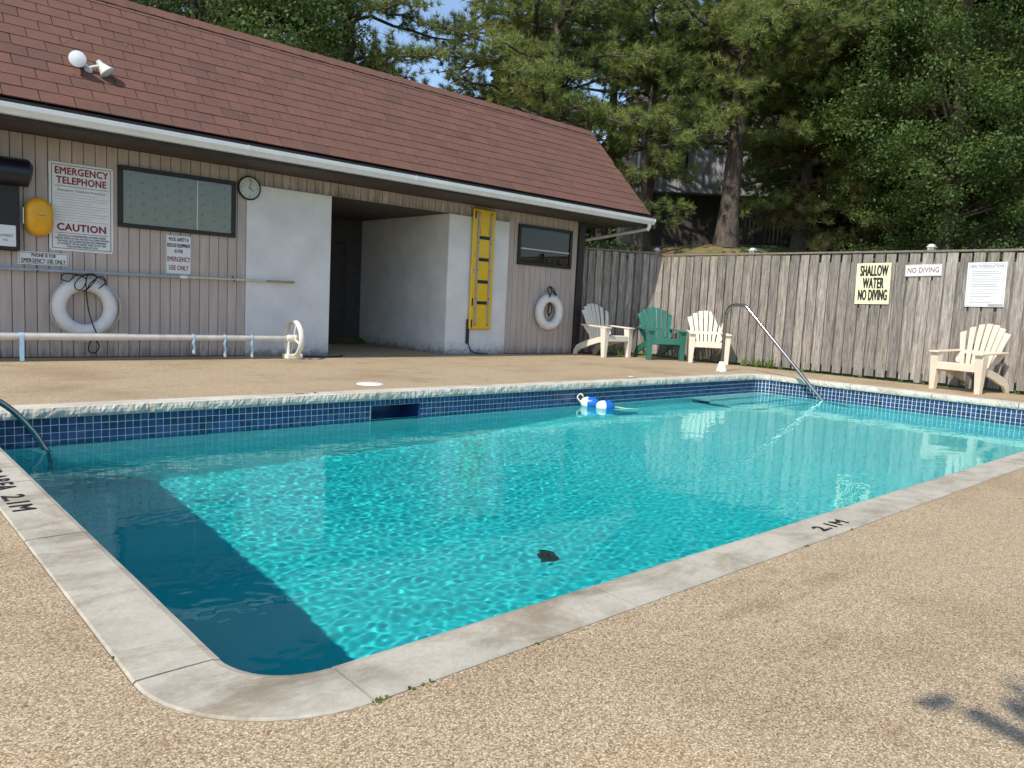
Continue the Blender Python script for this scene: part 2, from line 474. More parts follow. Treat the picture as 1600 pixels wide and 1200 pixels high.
# --- deck sheet with the pool cut out
def sheet_with_hole(name, outer, hole, z, mat):
    bm = bmesh.new()
    def loop(pts):
        vs = [bm.verts.new((p[0], p[1], z)) for p in pts]
        return [bm.edges.new((vs[i], vs[(i + 1) % len(vs)])) for i in range(len(vs))]
    e = loop(outer) + loop(hole)
    bmesh.ops.triangle_fill(bm, use_beauty=True, edges=e)
    for f in bm.faces:
        if f.normal.z < 0: f.normal_flip()
    me = bpy.data.meshes.new(name); bm.to_mesh(me); bm.free()
    return link(name, me, mat)
deck = sheet_with_hole('pool_deck', [(-9, -7), (13.72, -7), (13.72, 10.6), (12.5, 11.3), (12.5, 14.7), (-9, 14.7)], outline(COPW + .004, step=.5), 0.0, M['deck'])
deck['kind'] = 'structure'

# --- ground beyond the deck, rising into a bank behind the fence
def hill(x, y):
    def ss(t): t = np.clip(t, 0, 1); return t * t * (3 - 2 * t)
    a = ss((x - 14.6) / 9.0) * (2.35 + 1.05 * ss((y - 11.0) / 4.5)) + np.clip(x - 22, 0, 60) * .055
    b = ss((y - 12.0) / 13.0) * 3.6 * ss((x - 3) / 12)
    return np.maximum(a, b) - .012 + .05 * np.sin(x * 1.3 + y * .7) * ss((x - 15) / 3)
gx = np.unique(np.concatenate([np.linspace(-160, -9, 12), np.linspace(-9, 13.6, 12), np.linspace(13.6, 46, 70), np.linspace(46, 190, 14)]))
gy = np.unique(np.concatenate([np.linspace(-160, -7, 12), np.linspace(-7, 10.5, 18), np.linspace(10.5, 46, 60), np.linspace(46, 190, 14)]))
gv = [(float(x), float(y), float(hill(x, y)) if x > 12.4 or y > 14.6 else -.012) for y in gy for x in gx]
gf = []
nx = len(gx)
for j in range(len(gy) - 1):
    for i in range(nx - 1):
        if gx[i] >= -9.01 and gx[i + 1] <= 13.61 and gy[j] >= -7.01 and gy[j + 1] <= 10.51: continue
        gf.append((j * nx + i, j * nx + i + 1, (j + 1) * nx + i + 1, (j + 1) * nx + i))
gr = link('hill_ground', mesh_of('hill_ground', gv, gf, True), M['ground']); gr['kind'] = 'structure'

# ================================================================== POOL
pool = thing('swimming_pool', 'rectangular in-ground pool with blue waterline tiles and pale concrete coping', 'pool', (0, 0, 0))
def floor_z(x):
    t = min(max((x - 4.6) / 4.0, 0), 1); t = t * t * (3 - 2 * t)
    return -1.85 + t * .72 + max(0, x - 8.6) * .05
def shell():
    V, F = MB()
    P = outline(0, step=.12); n = len(P)
    for (x, y) in P: V.append((x, y, -.079)); V.append((x, y, floor_z(x)))
    for i in range(n):
        j = (i + 1) % n
        F.append((2 * i, 2 * i + 1, 2 * j + 1, 2 * j))
    b = len(V); xs = np.linspace(PX0 - .02, PX1 + .02, 90)
    for x in xs: V.append((x, PY0 - .02, floor_z(x))); V.append((x, PY1 + .02, floor_z(x)))
    for i in range(len(xs) - 1): F.append((b + 2 * i, b + 2 * i + 2, b + 2 * i + 3, b + 2 * i + 1))
    me = mesh_of('basin_shell', V, F)
    return link('basin_shell', me, M['pool'], pool)
shell_o = shell()
# steps in the far shallow corner
steps = []
for i, (yy, zz) in enumerate(((6.58, -.50), (6.22, -.70), (5.86, -.90), (5.50, -1.05))):
    x0 = 10.15 + i * .0
    s = bx('pool_step', M['pool'], pool, x0, PX1 + .01, yy, PY1 + .01, -1.6, zz, bev=.01); steps.append(s)
    bx('step_nosing', M['nosing'], s, x0 + .0, PX1, yy - .004, yy + .035, zz + .001, zz + .006)
# tiles
TS = .0612
def tile_mesh():
    m = MB(); h = TS / 2 - .0028
    V, F = m
    c = .004
    V += [(-h, 0, -h), (h, 0, -h), (h, 0, h), (-h, 0, h), (-h + c, -.007, -h + c), (h - c, -.007, -h + c), (h - c, -.007, h - c), (-h + c, -.007, h - c)]
    F += [(4, 5, 6, 7), (0, 1, 5, 4), (1, 2, 6, 5), (2, 3, 7, 6), (3, 0, 4, 7)]
    return m
tm = tile_mesh(); tme = mesh_of('tile', tm[0], tm[1]); tme.materials.append(M['tile'])
def arc_samples(step):
    P = outline(0, step=.01, n_arc=40); P.append(P[0])
    L = 0; acc = [0]
    for a, b in zip(P, P[1:]): L += math.hypot(b[0] - a[0], b[1] - a[1]); acc.append(L)
    out = []; k = 0; n = int(L / step)
    for i in range(n):
        s = i * L / n
        while acc[k + 1] < s: k += 1
        a, b = P[k], P[k + 1]; t = (s - acc[k]) / max(acc[k + 1] - acc[k], 1e-9)
        out.append((a[0] + (b[0] - a[0]) * t, a[1] + (b[1] - a[1]) * t, math.atan2(b[1] - a[1], b[0] - a[0])))
    return out
SK0, SK1 = 4.30, 4.92                     # skimmer mouth on the far wall
big = []; rest = MB()
cand = []
for (x, y, ang) in arc_samples(TS):
    for r in range(5):
        z = -.082 - TS * (r + .5)
        if y > PY1 - .02 and SK0 < x < SK1 and r in (1, 2, 3): continue
        # travelling counter-clockwise the pool interior lies to the left; tile front (-Y local) must face it
        cand.append((x, y, z, ang + math.pi, r))
vis = sorted([c for c in cand if c[4] < 4 and c[1] > PY1 - .02 and c[0] > .95], key=lambda c: c[0])[:300]
vs = set((c[0], c[2]) for c in vis)
for (x, y, z, a, r) in cand:
    jit = random.uniform(-.0012, .0012)
    if y > PY1 - .02 and (x, z) in vs:
        link('tile', tme, None, pool, (x, y + .0, z), (0, 0, a))
    else:
        Mx = Matrix.Translation((x, y, z)) @ Matrix.Rotation(a, 4, 'Z'); b = len(rest[0])
        rest[0].extend(tuple(Mx @ Vector(v)) for v in tm[0]); rest[1].extend(tuple(b + i for i in f) for f in tm[1])
tr = link('tile_band', mesh_of('tile_band', *rest), M['tile_mass'], pool); tr['kind'] = 'stuff'
# skimmer mouth
m = MB()
z0, z1 = -.082 - TS * 4, -.082 - TS
yb = PY1 + .30
V, F = m
V += [(SK0, PY1 - .004, z0), (SK1, PY1 - .004, z0), (SK1, PY1 - .004, z1), (SK0, PY1 - .004, z1), (SK0 + .06, yb, z0), (SK1 - .06, yb, z0), (SK1 - .06, yb, z1), (SK0 + .06, yb, z1)]
F += [(0, 4, 7, 3), (1, 2, 6, 5), (3, 7, 6, 2), (4, 5, 6, 7), (0, 1, 5, 4)]
# dark throat set 4 mm proud of the shell plane so that it reads as an opening, with lit splayed cheek
sk = link('skimmer_mouth', mesh_of('skimmer_mouth', V, F), M['tile'], pool)
# open the shell wall at the mouth
bm = bmesh.new(); bm.from_mesh(shell_o.data)
for c, nrm in (((SK0, 0, 0), (1, 0, 0)), ((SK1, 0, 0), (1, 0, 0)), ((0, 0, z1), (0, 0, 1)), ((0, 0, z0), (0, 0, 1))):
    fs = [f for f in bm.faces if abs(f.calc_center_median().y - PY1) < .01 and abs(f.normal.z) < .5]
    g = set(fs)
    for f in fs: g.update(f.edges); g.update(f.verts)
    bmesh.ops.bisect_plane(bm, geom=list(g), plane_co=c, plane_no=nrm)
kill = [f for f in bm.faces if abs(f.calc_center_median().y - PY1) < .01 and SK0 < f.calc_center_median().x < SK1 and z0 < f.calc_center_median().z < z1]
bmesh.ops.delete(bm, geom=kill, context='FACES'); bm.to_mesh(shell_o.data); bm.free()

# coping stones: each follows the outline between two joints
def coping_piece(pts, inner, mat, rough_face):
    """pts: list of (x, y, nx, ny) with outward normal; cross-section swept along"""
    prof = [(-.030, -.074), (-.036, -.052), (-.034, -.026), (-.026, .000), (-.004, .0065), (.06, .0068), (.13, .0068), (COPW - .006, .0055), (COPW, .0), (COPW, -.078), (-.006, -.078)]
    V, F = MB(); k = len(prof)
    for i, (x, y, ax, ay) in enumerate(pts):
        for j, (o, z) in enumerate(prof):
            jo = jz = 0.0
            if rough_face and j < 4:
                q = Vector((x * 1.0, y * 1.0, z)); jo = .012 * mnoise.noise(q * 14) + .008 * mnoise.noise(q * 43) + random.uniform(-.0015, .0015); jz = .006 * mnoise.noise(q * 21 + Vector((9, 0, 0))) if j < 3 else 0.0
            elif j in (2, 3): jo = random.uniform(-.001, .001)
            if rough_face and j == 4: jo = .008 * mnoise.noise(Vector((x, y, 5.0)) * 30)
            V.append((x + ax * (o + jo), y + ay * (o + jo), z + jz))
    for i in range(len(pts) - 1):
        for j in range(k):
            j2 = (j + 1) % k
            F.append((i * k + j, i * k + j2, (i + 1) * k + j2, (i + 1) * k + j))
    F.append(tuple(range(k))); F.append(tuple((len(pts) - 1) * k + j for j in range(k))[::-1])
    me = mesh_of('coping_stone', V, F)
    bm = bmesh.new(); bm.from_mesh(me); bmesh.ops.recalc_face_normals(bm, faces=bm.faces); bm.to_mesh(me); bm.free()
    return link('coping_stone', me, mat, pool)
def along(a, b, nrm, step, gap=.0048):
    L = math.hypot(b[0] - a[0], b[1] - a[1]); t0 = gap / L; n = max(2, int(L / step))
    return [(a[0] + (b[0] - a[0]) * t, a[1] + (b[1] - a[1]) * t, *nrm) for t in np.linspace(t0, 1 - t0, n)]
def corner(cx, cy, a0, a1):
    return [(cx + RAD * math.cos(R_(a)), cy + RAD * math.sin(R_(a)), math.cos(R_(a)), math.sin(R_(a))) for a in np.linspace(a0 + .6, a1 - .6, 14)]
nj = [PX0 + RAD, 2.03, 2.76, 4.63, 6.42, 8.2, 10.0, PX1 - RAD]
for a, b in zip(nj, nj[1:]): coping_piece(along((a, PY0), (b, PY0), (0, -1), .12), 0, M['coping'], False)
lj = [PY0 + RAD, 3.34, 4.36, 5.2, 6.05, PY1 - RAD]
for a, b in zip(lj, lj[1:]): coping_piece(along((PX0, a), (PX0, b), (-1, 0), .12), 0, M['coping'], False)
fj = [PX0 + RAD, 2.08, 3.05, 4.02, 5.12, 6.1, 6.95, 8.15, 9.3, 10.4, PX1 - RAD]
for a, b in zip(fj, fj[1:]): coping_piece(along((a, PY1), (b, PY1), (0, 1), .018), 0, M['coping_far'], True)
rj = [PY0 + RAD, 3.0, 4.1, 5.3, PY1 - RAD]
for a, b in zip(rj, rj[1:]): coping_piece(along((PX1, a), (PX1, b), (1, 0), .018), 0, M['coping_far'], True)
coping_piece(corner(PX0 + RAD, PY0 + RAD, 180, 270), 0, M['coping'], False)
coping_piece(corner(PX1 - RAD, PY0 + RAD, 270, 360), 0, M['coping'], False)
coping_piece(corner(PX1 - RAD, PY1 - RAD, 0, 90), 0, M['coping_far'], True)
coping_piece(corner(PX0 + RAD, PY1 - RAD, 90, 180), 0, M['coping_far'], True)
# mortar bed seen in the joints
M['mortar'] = plain('dark_mortar', (.025, .022, .019), .9, .2, 20)
V, F = MB(); A_ = outline(0, step=.2)
for (x, y) in A_:
    nx2 = (1 if x > PX1 - RAD else -1 if x < PX0 + RAD else 0); ny2 = (1 if y > PY1 - RAD else -1 if y < PY0 + RAD else 0)
    if nx2 and ny2:
        cx_, cy_ = (PX1 - RAD if nx2 > 0 else PX0 + RAD), (PY1 - RAD if ny2 > 0 else PY0 + RAD); dn = Vector((x - cx_, y - cy_)).normalized()
    else: dn = Vector((nx2 if abs(x - (PX1 if nx2 > 0 else PX0)) < 1e-6 else 0, ny2 if abs(y - (PY1 if ny2 > 0 else PY0)) < 1e-6 else 0)).normalized()
    V += [(x - dn.x * .018, y - dn.y * .018, -.012), (x + dn.x * (COPW - .004), y + dn.y * (COPW - .004), -.006)]
nA = len(A_)
for i in range(nA): j = (i + 1) % nA; F.append((2 * i, 2 * i + 1, 2 * j + 1, 2 * j))
link('mortar_bed', mesh_of('mortar_bed', V, F), M['mortar'], pool)
# painted depth marks
text('DEEP AREA', .122, M['ink'], pool, (PX0 - .122, 4.565, .0085), (0, 0, R_(-90)), name='depth_marking', bold=.004, fit=.70)
text('2.1M', .122, M['ink'], pool, (PX0 - .122, 3.935, .0085), (0, 0, R_(-90)), name='depth_marking', bold=.004, fit=.30)
text('2.1M', .092, M['ink'], pool, (3.625, PY0 - .115, .0085), (0, 0, 0), name='depth_marking', bold=.0035, fit=.265)
text('2.1M', .10, M['ink'], pool, (3.62, PY1 + .12, .0095), (0, 0, R_(180)), 1.2, name='depth_marking', bold=.0022)
# main drains on the floor
drains = []
DRX, DRY = 3.88, 3.78
fz = floor_z(DRX)
m = MB(); lathe(m, [(0, .02), (.066, .02), (.07, .03), (.08, .012), (.08, .0)], 28, Matrix.Translation((DRX, DRY, fz))); d = build('main_drain', m, M['grate'], pool, True); drains.append(d)
m = MB()
for k in range(-3, 4): box(m, DRX - .045, DRX + .045, DRY + k * .018 - .004, DRY + k * .018 + .004, fz + .021, fz + .034)
drains.append(build('grate_bar', m, M['grate'], d))

# ------------------------------------------------------------------ water
def water():
    x0, x1, y0, y1 = PX0 - .012, PX1 + .012, PY0 - .012, PY1 + .012
    nx_, ny_ = 900, 410
    X, Y = np.meshgrid(np.linspace(x0, x1, nx_), np.linspace(y0, y1, ny_))
    Z = np.zeros_like(X); rg = np.random.default_rng(5)
    amp = .50 + .60 * np.clip(np.sin(X * .55 + .6) * .5 + np.sin(Y * .9 + X * .25 + 1.2) * .5 + .25, 0, 1)
    for i in range(46):
        lam = float(np.exp(rg.uniform(math.log(.14), math.log(1.1))))
        th = rg.normal(R_(62), R_(38))
        k = 2 * math.pi / lam
        wob = .35 * np.sin(X * rg.uniform(.5, 1.6) + rg.uniform(0, 6)) + .35 * np.sin(Y * rg.uniform(.5, 1.6) + rg.uniform(0, 6))
        Z += .00052 * lam ** .95 / .5 * np.sin(k * (X * math.cos(th) + Y * math.sin(th)) + wob * 2 + rg.uniform(0, 6.28))
    Z *= WAVE
    for i in range(54):
        lam = float(np.exp(rg.uniform(math.log(.052), math.log(.14)))); th = rg.normal(R_(70), R_(55)); k = 2 * math.pi / lam
        wob = .5 * np.sin(X * rg.uniform(.8, 2.6) + rg.uniform(0, 6)) + .5 * np.sin(Y * rg.uniform(.8, 2.6) + rg.uniform(0, 6))
        Z += CHOP * lam * np.sin(k * (X * math.cos(th) + Y * math.sin(th)) + wob * 3 + rg.uniform(0, 6.28))
    Z = Z * amp + ZW
    V = np.stack([X, Y, Z], -1).reshape(-1, 3)
    idx = np.arange(nx_ * ny_).reshape(ny_, nx_)
    q = np.stack([idx[:-1, :-1], idx[:-1, 1:], idx[1:, 1:], idx[1:, :-1]], -1).reshape(-1, 4)
    bnd = np.concatenate([idx[0, :], idx[1:, -1], idx[-1, -2::-1], idx[-2:0:-1, 0]])
    lo = V[bnd].copy(); lo[:, 2] = -2.6
    b = len(V); nb = len(bnd)
    V = np.concatenate([V, lo])
    F = [tuple(f) for f in q.tolist()]
    for i in range(nb):
        j = (i + 1) % nb
        F.append((int(bnd[j]), int(bnd[i]), b + i, b + j))
    F.append(tuple(b + i for i in range(nb))[::-1])
    me = mesh_of('pool_water', V, F)
    sm = [True] * len(q) + [False] * (len(F) - len(q)); me.polygons.foreach_set('use_smooth', sm)
    o = link('pool_water', me, M['water']); o['kind'] = 'structure'
    return o
WAVE = 0.25; CHOP = .00042
wo = water()
m = MB(); box(m, PX0 - .008, PX1 + .008, PY0 - .008, PY1 + .008, -2.7, ZW + .02)
wb = build('water_body', m, M['water_body'], wo)   # the tint of the water itself
wo.cycles.is_caustics_caster = True
for o in [shell_o, tr] + steps + drains + [c for c in pool.children if c.name.startswith('tile')] + [c for st_ in steps for c in st_.children]: o.cycles.is_caustics_receiver = True

# ================================================================== POOL HOUSE
WY = 11.45
house = thing('pool_house', 'low pool building with brown shingle roof, pinkish board siding and white panels', 'building', (6, WY, 0))
def H(o):                       # parent while keeping world coordinates
    o.parent = house; o.matrix_parent_inverse = Matrix.Translation((-6, -WY, 0)); return o
wall = H(bx('wall', M['interior'], None, -3.0, 6.165, WY + .03, WY + .20, 0, 2.82))
wall2 = H(bx('wall', M['interior'], None, 8.785, 12.2, WY + .03, WY + .20, 0, 2.82))
lint = H(bx('lintel', M['interior'], None, 6.17, 8.78, WY + .03, WY + .20, 2.60, 2.82))
# siding boards (full height and the short ones over the panels)
def board_mesh(w, h):
    m = MB(); V, F = m; c = .006
    V += [(0, .03, 0), (w, .03, 0), (w, .03, h), (0, .03, h), (0, .006, 0), (c, 0, 0), (w - c, 0, 0), (w, .006, 0), (0, .006, h), (c, 0, h), (w - c, 0, h), (w, .006, h)]
    F += [(4, 5, 9, 8), (5, 6, 10, 9), (6, 7, 11, 10), (0, 4, 8, 3), (7, 1, 2, 11), (0, 1, 7, 6, 5, 4), (3, 8, 9, 10, 11, 2)]
    me = mesh_of('siding_board', V, F); me.materials.append(M['siding']); return me
def boards(x0, x1, z0, z1, pitch, par):
    n = round((x1 - x0) / pitch); p = (x1 - x0) / n; me = board_mesh(p - .007, z1 - z0)
    for i in range(n):
        o = link('siding_board', me, None, par, (x0 + i * p + .0035, WY + random.uniform(-.001, .001), z0))
        o.matrix_parent_inverse = par.matrix_parent_inverse @ Matrix() if False else Matrix()
    return n
boards(-1.6, 4.85, .012, 2.815, .1365, wall)
boards(4.85, 10.17, 2.605, 2.815, .1385, lint)
boards(10.17, 12.145, .012, 2.815, .1465, wall2)
for x0, x1 in ((4.852, 6.27), (8.68, 10.168)):
    m = MB(); box(m, x0, x1, WY - .012, WY + .025, .0, 2.60, bev=.006)
    H(build('render_panel', m, M['plaster'], None))
H(bx('corner_post', M['darkwood'], None, 12.15, 12.33, WY - .05, WY + .15, 0, 2.82, bev=.006))
H(bx('side_wall', M['siding'], None, 12.2, 12.3, WY + .2, 16.6, 0, 2.85))
H(bx('back_wall', M['siding'], None, -3, 12.3, 16.6, 16.75, 0, 2.85))
# gable infill
m = MB(); prism(m, [(10.75, 2.95), (16.9, 2.95), (12.4, 4.9)], 'x', 12.22, 12.29); H(build('gable', m, M['siding'], None))
# open passage
H(bx('passage_wall', M['plaster'], None, 8.68, 8.78, WY + .026, 14.5, 0, 2.6))
H(bx('passage_wall', M['plaster'], None, 6.17, 6.27, WY + .026, 14.5, 0, 2.6))
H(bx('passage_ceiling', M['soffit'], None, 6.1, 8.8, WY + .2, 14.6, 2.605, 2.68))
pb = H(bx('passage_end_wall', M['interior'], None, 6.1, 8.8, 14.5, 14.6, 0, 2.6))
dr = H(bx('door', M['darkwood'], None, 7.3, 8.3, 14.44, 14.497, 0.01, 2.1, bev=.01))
m = MB(); lathe(m, [(.0, 0), (.035, 0), (.035, .03), (0, .04)], 12, Matrix.Translation((7.4, 14.44, 1.0)) @ Matrix.Rotation(R_(90), 4, 'X')); build('door_handle', m, M['steel'], dr)

# roof
EY, EZ, RY, RZ = 10.52, 3.06, 12.38, 5.03
RX0, RX1 = -3.2, 13.39
m = MB()
prism(m, [(EY + .03, EZ - .06), (RY, RZ - .045), (RY, RZ - .12), (EY + .10, EZ - .14)], 'x', RX0, RX1)
prism(m, [(RY, RZ - .045), (17.1, 2.98), (17.05, 2.88), (RY, RZ - .12)], 'x', RX0, RX1)
roof = H(build('roof', m, M['roofdeck'], None))
back = MB(); prism(back, [(RY + .0, RZ - .03), (17.16, 2.985), (17.16, 2.975), (RY, RZ - .044)], 'x', RX0, RX1 + .01)
build('rear_slope', back, M['shingle'], roof)
sl = Vector((0, RY - EY, RZ - EZ)); SLEN = sl.length; sl.normalize(); nrm = Vector((0, -sl.z, sl.y))
NROW = 13; EXP = (SLEN - .04) / NROW; TW = .372
def shingle_geo(w):
    h = EXP + .03; th = .013
    return [(0, 0, th), (w, 0, th), (w, h, .004), (0, h, .004), (0, 0, 0), (w, 0, 0)], [(0, 1, 2, 3), (4, 5, 1, 0), (5, 2, 1), (4, 0, 3)]
sme = mesh_of('shingle', *shingle_geo(TW - .009)); sme.materials.append(M['shingle'])
Rm = Matrix(((1, 0, 0, 0), (0, sl.y, nrm.y, 0), (0, sl.z, nrm.z, 0), (0, 0, 0, 1)))
mass = MB(); places = []
for r in range(NROW):
    o = (r * .5 + random.uniform(-.08, .08)) % 1.0 * TW
    x = RX0 + o - TW
    while x < RX1:
        w = TW
        a, b = max(x, RX0), min(x + w, RX1)
        p = Vector((a, EY, EZ)) + sl * (r * EXP - .01) + nrm * (.001 + random.uniform(0, .003))
        if b - a > .05: places.append((a, b, p, r))
        x += w
full = sorted([q for q in places if abs(q[1] - q[0] - TW) < 1e-6 and q[0] > .9 and q[0] - .35 * q[3] > -2], key=lambda q: q[0])
pick = set(id(q) for q in full[:300])
for q in places:
    if id(q) in pick:
        o = link('shingle', sme, None, roof); o.matrix_local = Matrix.Translation(q[2]) @ Rm
    else:
        V, F = shingle_geo(q[1] - q[0] - .009); Mx = Matrix.Translation(q[2]) @ Rm; b = len(mass[0])
        mass[0].extend(tuple(Mx @ Vector(v)) for v in V); mass[1].extend(tuple(b + i for i in f) for f in F)
sm_ = link('shingle_field', mesh_of('shingle_field', *mass), M['shingle_mass'], roof); sm_['kind'] = 'stuff'
# ridge caps
x = RX0
cm = MB(); n2 = Vector((0, .41, .91))
cme_v = [(0, -.15, -.125), (0, 0, .022), (0, .16, -.06), (.40, -.15, -.137), (.40, 0, .008), (.40, .16, -.072)]
cme = mesh_of('ridge_cap', cme_v, [(0, 3, 4, 1), (1, 4, 5, 2), (0, 1, 2), ]); cme.materials.append(M['shingle'])
while x < RX1 - .3:
    link('ridge_cap', cme, None, roof, (x, RY, RZ + .012)); x += .33
# rake trim, fascia, soffit, gutter
m = MB(); prism(m, [(EY + .02, EZ - .16), (EY + .02, EZ - .03), (RY, RZ - .03), (RY, RZ - .16)], 'x', RX1 - .02, RX1 + .012); build('rake_board', m, M['darkwood'], roof)
m = MB(); prism(m, [(RY, RZ - .03), (17.1, 2.99), (17.1, 2.86), (RY, RZ - .16)], 'x', RX1 - .02, RX1 + .012); build('rake_board', m, M['darkwood'], roof)
H(bx('fascia', M['darkwood'], None, RX0, RX1 - .022, EY - .005, EY + .03, 2.80, EZ - .035))
H(bx('soffit', M['soffit'], None, RX0, RX1 - .022, EY + .03, WY + .2, 2.822, 2.842))
H(bx('soffit', M['soffit'], None, 12.33, RX1 - .022, WY + .2, 16.9, 2.822, 2.842))
gut = thing('rain_gutter', 'long white aluminium rain gutter along the front eave of the pool building', 'gutter', (6, 10.45, 2.85))
gprof = [(EY - .006, 2.845), (EY - .085, 2.845), (EY - .10, 2.875), (EY - .128, 2.91), (EY - .132, 2.962), (EY - .112, 2.968), (EY - .108, 2.955), (EY - .118, 2.951), (EY - .113, 2.912), (EY - .088, 2.882), (EY - .078, 2.856), (EY - .006, 2.856)]
def G(o): o.parent = gut; o.matrix_parent_inverse = Matrix.Translation((-6, -10.45, -2.85)); return o
gj = [RX0, 1.2, 4.43, 7.2, 9.95, RX1 + .02]
for a, b in zip(gj, gj[1:]):
    m = MB(); prism(m, gprof, 'x', a + .002, b - .002); G(build('gutter_length', m, M['gutter'], None))
for x in gj[1:-1]:
    m = MB(); prism(m, [(p - .004 if p < EY - .05 else p, q - .003) for p, q in gprof[:6]] + [(EY - .128, 2.97), (EY - .006, 2.852)], 'x', x - .02, x + .02); G(build('joint_sleeve', m, M['gutter'], None))
m = MB(); prism(m, [(EY - .004, 2.845), (EY - .085, 2.845), (EY - .132, 2.91), (EY - .135, 2.968), (EY - .004, 2.968)], 'x', RX1 + .019, RX1 + .027); G(build('end_cap', m, M['gutter'], None))
m = MB(); tube(m, [(RX1 - .10, EY - .06, 2.86), (RX1 - .10, EY - .06, 2.78), (RX1 - .13, EY - .03, 2.72)], [.045, .04, .04], 10); G(build('outlet', m, M['gutter'], None, True))
dp = MB(); a = Vector((RX1 - .12, EY - .02, 2.74)); b = Vector((12.36, WY + .12, 2.44))
tube(dp, [a, b], .036, 8); tube(dp, [b + Vector((0, 0, .02)), (12.37, WY + .13, 2.3), (12.37, WY + .13, .05)], .036, 8)
G(build('downpipe', dp, M['downpipe'], None, True))

# flood lamps on the roof
def roofpt(x, y, up=0): z = EZ + (y - EY) * sl.z / sl.y; return Vector((x, y, z)) + nrm * up
p0 = roofpt(2.63, 11.08)
fl = thing('floodlight', 'twin white floodlight bolted to the brown shingle roof', 'light', p0)
m = MB(); lathe(m, [(0, 0), (.05, 0), (.05, .03), (.03, .05), (0, .05)], 14, nrm.to_track_quat('Z', 'Y').to_matrix().to_4x4()); build('base_plate', m, M['lamp_body'], fl, True)
for dx_, aim in ((-.135, Vector((-.25, -.95, -.05))), (.135, Vector((.62, -.35, -.85)))):
    hd = nrm * .10 + Vector((dx_, 0, 0.01)); aim.normalize()
    m = MB(); tube(m, [nrm * .04, nrm * .075 + Vector((dx_ * .4, 0, 0)), hd], .020, 8); build('arm', m, M['lamp_body'], fl, True)
    m = MB(); Q = Matrix.Translation(hd) @ aim.to_track_quat('Z', 'Y').to_matrix().to_4x4()
    lathe(m, [(0, -.07), (.030, -.07), (.036, -.02), (.085, .085), (.100, .10), (.098, .108)], 24, Q)
    hdobj = build('lamp_head', m, M['lamp_body'], fl, True)
    m = MB(); lathe(m, [(.097, .106), (.06, .118), (0, .122)], 24, Q); build('lens', m, M['bulb'], hdobj, True)

# ================================================================== THINGS ON THE WALL
def on_wall(name, label, cat, x, z, y=WY, group=None): return thing(name, label, cat, (x, y, z), (0, 0, 0), group)
def sign(name, label, x0, x1, z0, z1, mat, y=None, th=.012, bev=.004):
    y = WY - .002 if y is None else y
    s = on_wall(name, label, 'sign', (x0 + x1) / 2, (z0 + z1) / 2, y)
    w, h = (x1 - x0) / 2, (z1 - z0) / 2
    bx('board', mat, s, -w, w, -th, 0, -h, h, bev=bev)
    return s, w, h
def frame_line(s, w, h, t, mat, y):
    for nm, (a, b, c, d) in (('border_line', (-w, w, h - t, h)), ('border_line', (-w, w, -h, -h + t)), ('border_line', (-w, -w + t, -h + t, h - t)), ('border_line', (w - t, w, -h + t, h - t))):
        bx(nm, mat, s, a, b, y - .001, y, c, d)
def rule(s, x0, x1, z, t, mat, y=-.0125): bx('rule_line', mat, s, x0, x1, y - .001, y, z - t / 2, z + t / 2)
TY = -.0142
s, w, h = sign('emergency_telephone_sign', 'tall white sign headed EMERGENCY TELEPHONE with CAUTION lower down', 2.246, 3.005, 1.40, 2.53, M['signwhite'])
frame_line(s, w - .03, h - .03, .007, M['ink'], -.0125)
text('EMERGENCY', .125, M['red'], s, (0, TY, .455), WALLROT, bold=.004, fit=.62); text('TELEPHONE', .125, M['red'], s, (0, TY, .335), WALLROT, bold=.004, fit=.58)
rule(s, -w + .07, w - .07, .265, .006, M['ink'])
text('Emergency Telephone Procedure', .045, M['ink'], s, (0, TY, .215), WALLROT, fit=.56)
zz = .165
for i in range(11):
    z = .165 - i * .0335; x1 = w - .07 if i % 3 else w - .2 - .07 * (i % 2)
    rule(s, -w + .06 + (.08 if i in (3, 4) else 0), x1, z, .004, M['greyink'])
text('CAUTION', .128, M['red'], s, (0, TY, -.262), WALLROT, bold=.005, fit=.57)
rule(s, -w + .07, w - .07, -.333, .006, M['ink'])
text('THIS POOL IS UNSUPERVISED. BATHERS UNDER\nTWELVE YEARS OF AGE ARE NOT ALLOWED WITHIN\nTHE POOL ENCLOSURE UNLESS ACCOMPANIED\nBY A PARENT OR HIS AGENT WHO IS NOT LESS\nTHAN SIXTEEN YEARS OF AGE.', .034, M['ink'], s, (0, TY, -.437), WALLROT, .74, line=1.0, bold=.0006, fit=.64)
for sx_ in (-1, 1):
    for sz_ in (-1, 1):
        m = MB(); lathe(m, [(0, .004), (.006, .004), (.009, 0)], 8, Matrix.Translation((sx_ * (w - .015), -.0122, sz_ * (h - .015))) @ Matrix.Rotation(R_(90), 4, 'X')); build('screw', m, M['steel'], s)
s, w, h = sign('phone_use_sign', 'small white sign reading PHONE IS FOR EMERGENCY USE ONLY', 1.895, 2.465, 1.195, 1.365, M['signwhite'])
frame_line(s, w - .015, h - .015, .005, M['ink'], -.0125)
text('PHONE IS FOR', .062, M['ink'], s, (0, TY, .036), WALLROT, fit=.27, bold=.0014); text('EMERGENCY USE ONLY', .074, M['ink'], s, (0, TY, -.034), WALLROT, fit=.49, bold=.0014)
s, w, h = sign('rescue_equipment_sign', 'white upright sign reading POOL SAFETY & RESCUE EQUIPMENT below the lit window frame', 3.685, 4.035, 1.185, 1.735, M['signwhite'])
frame_line(s, w - .008, h - .008, .003, M['greyink'], -.0125)
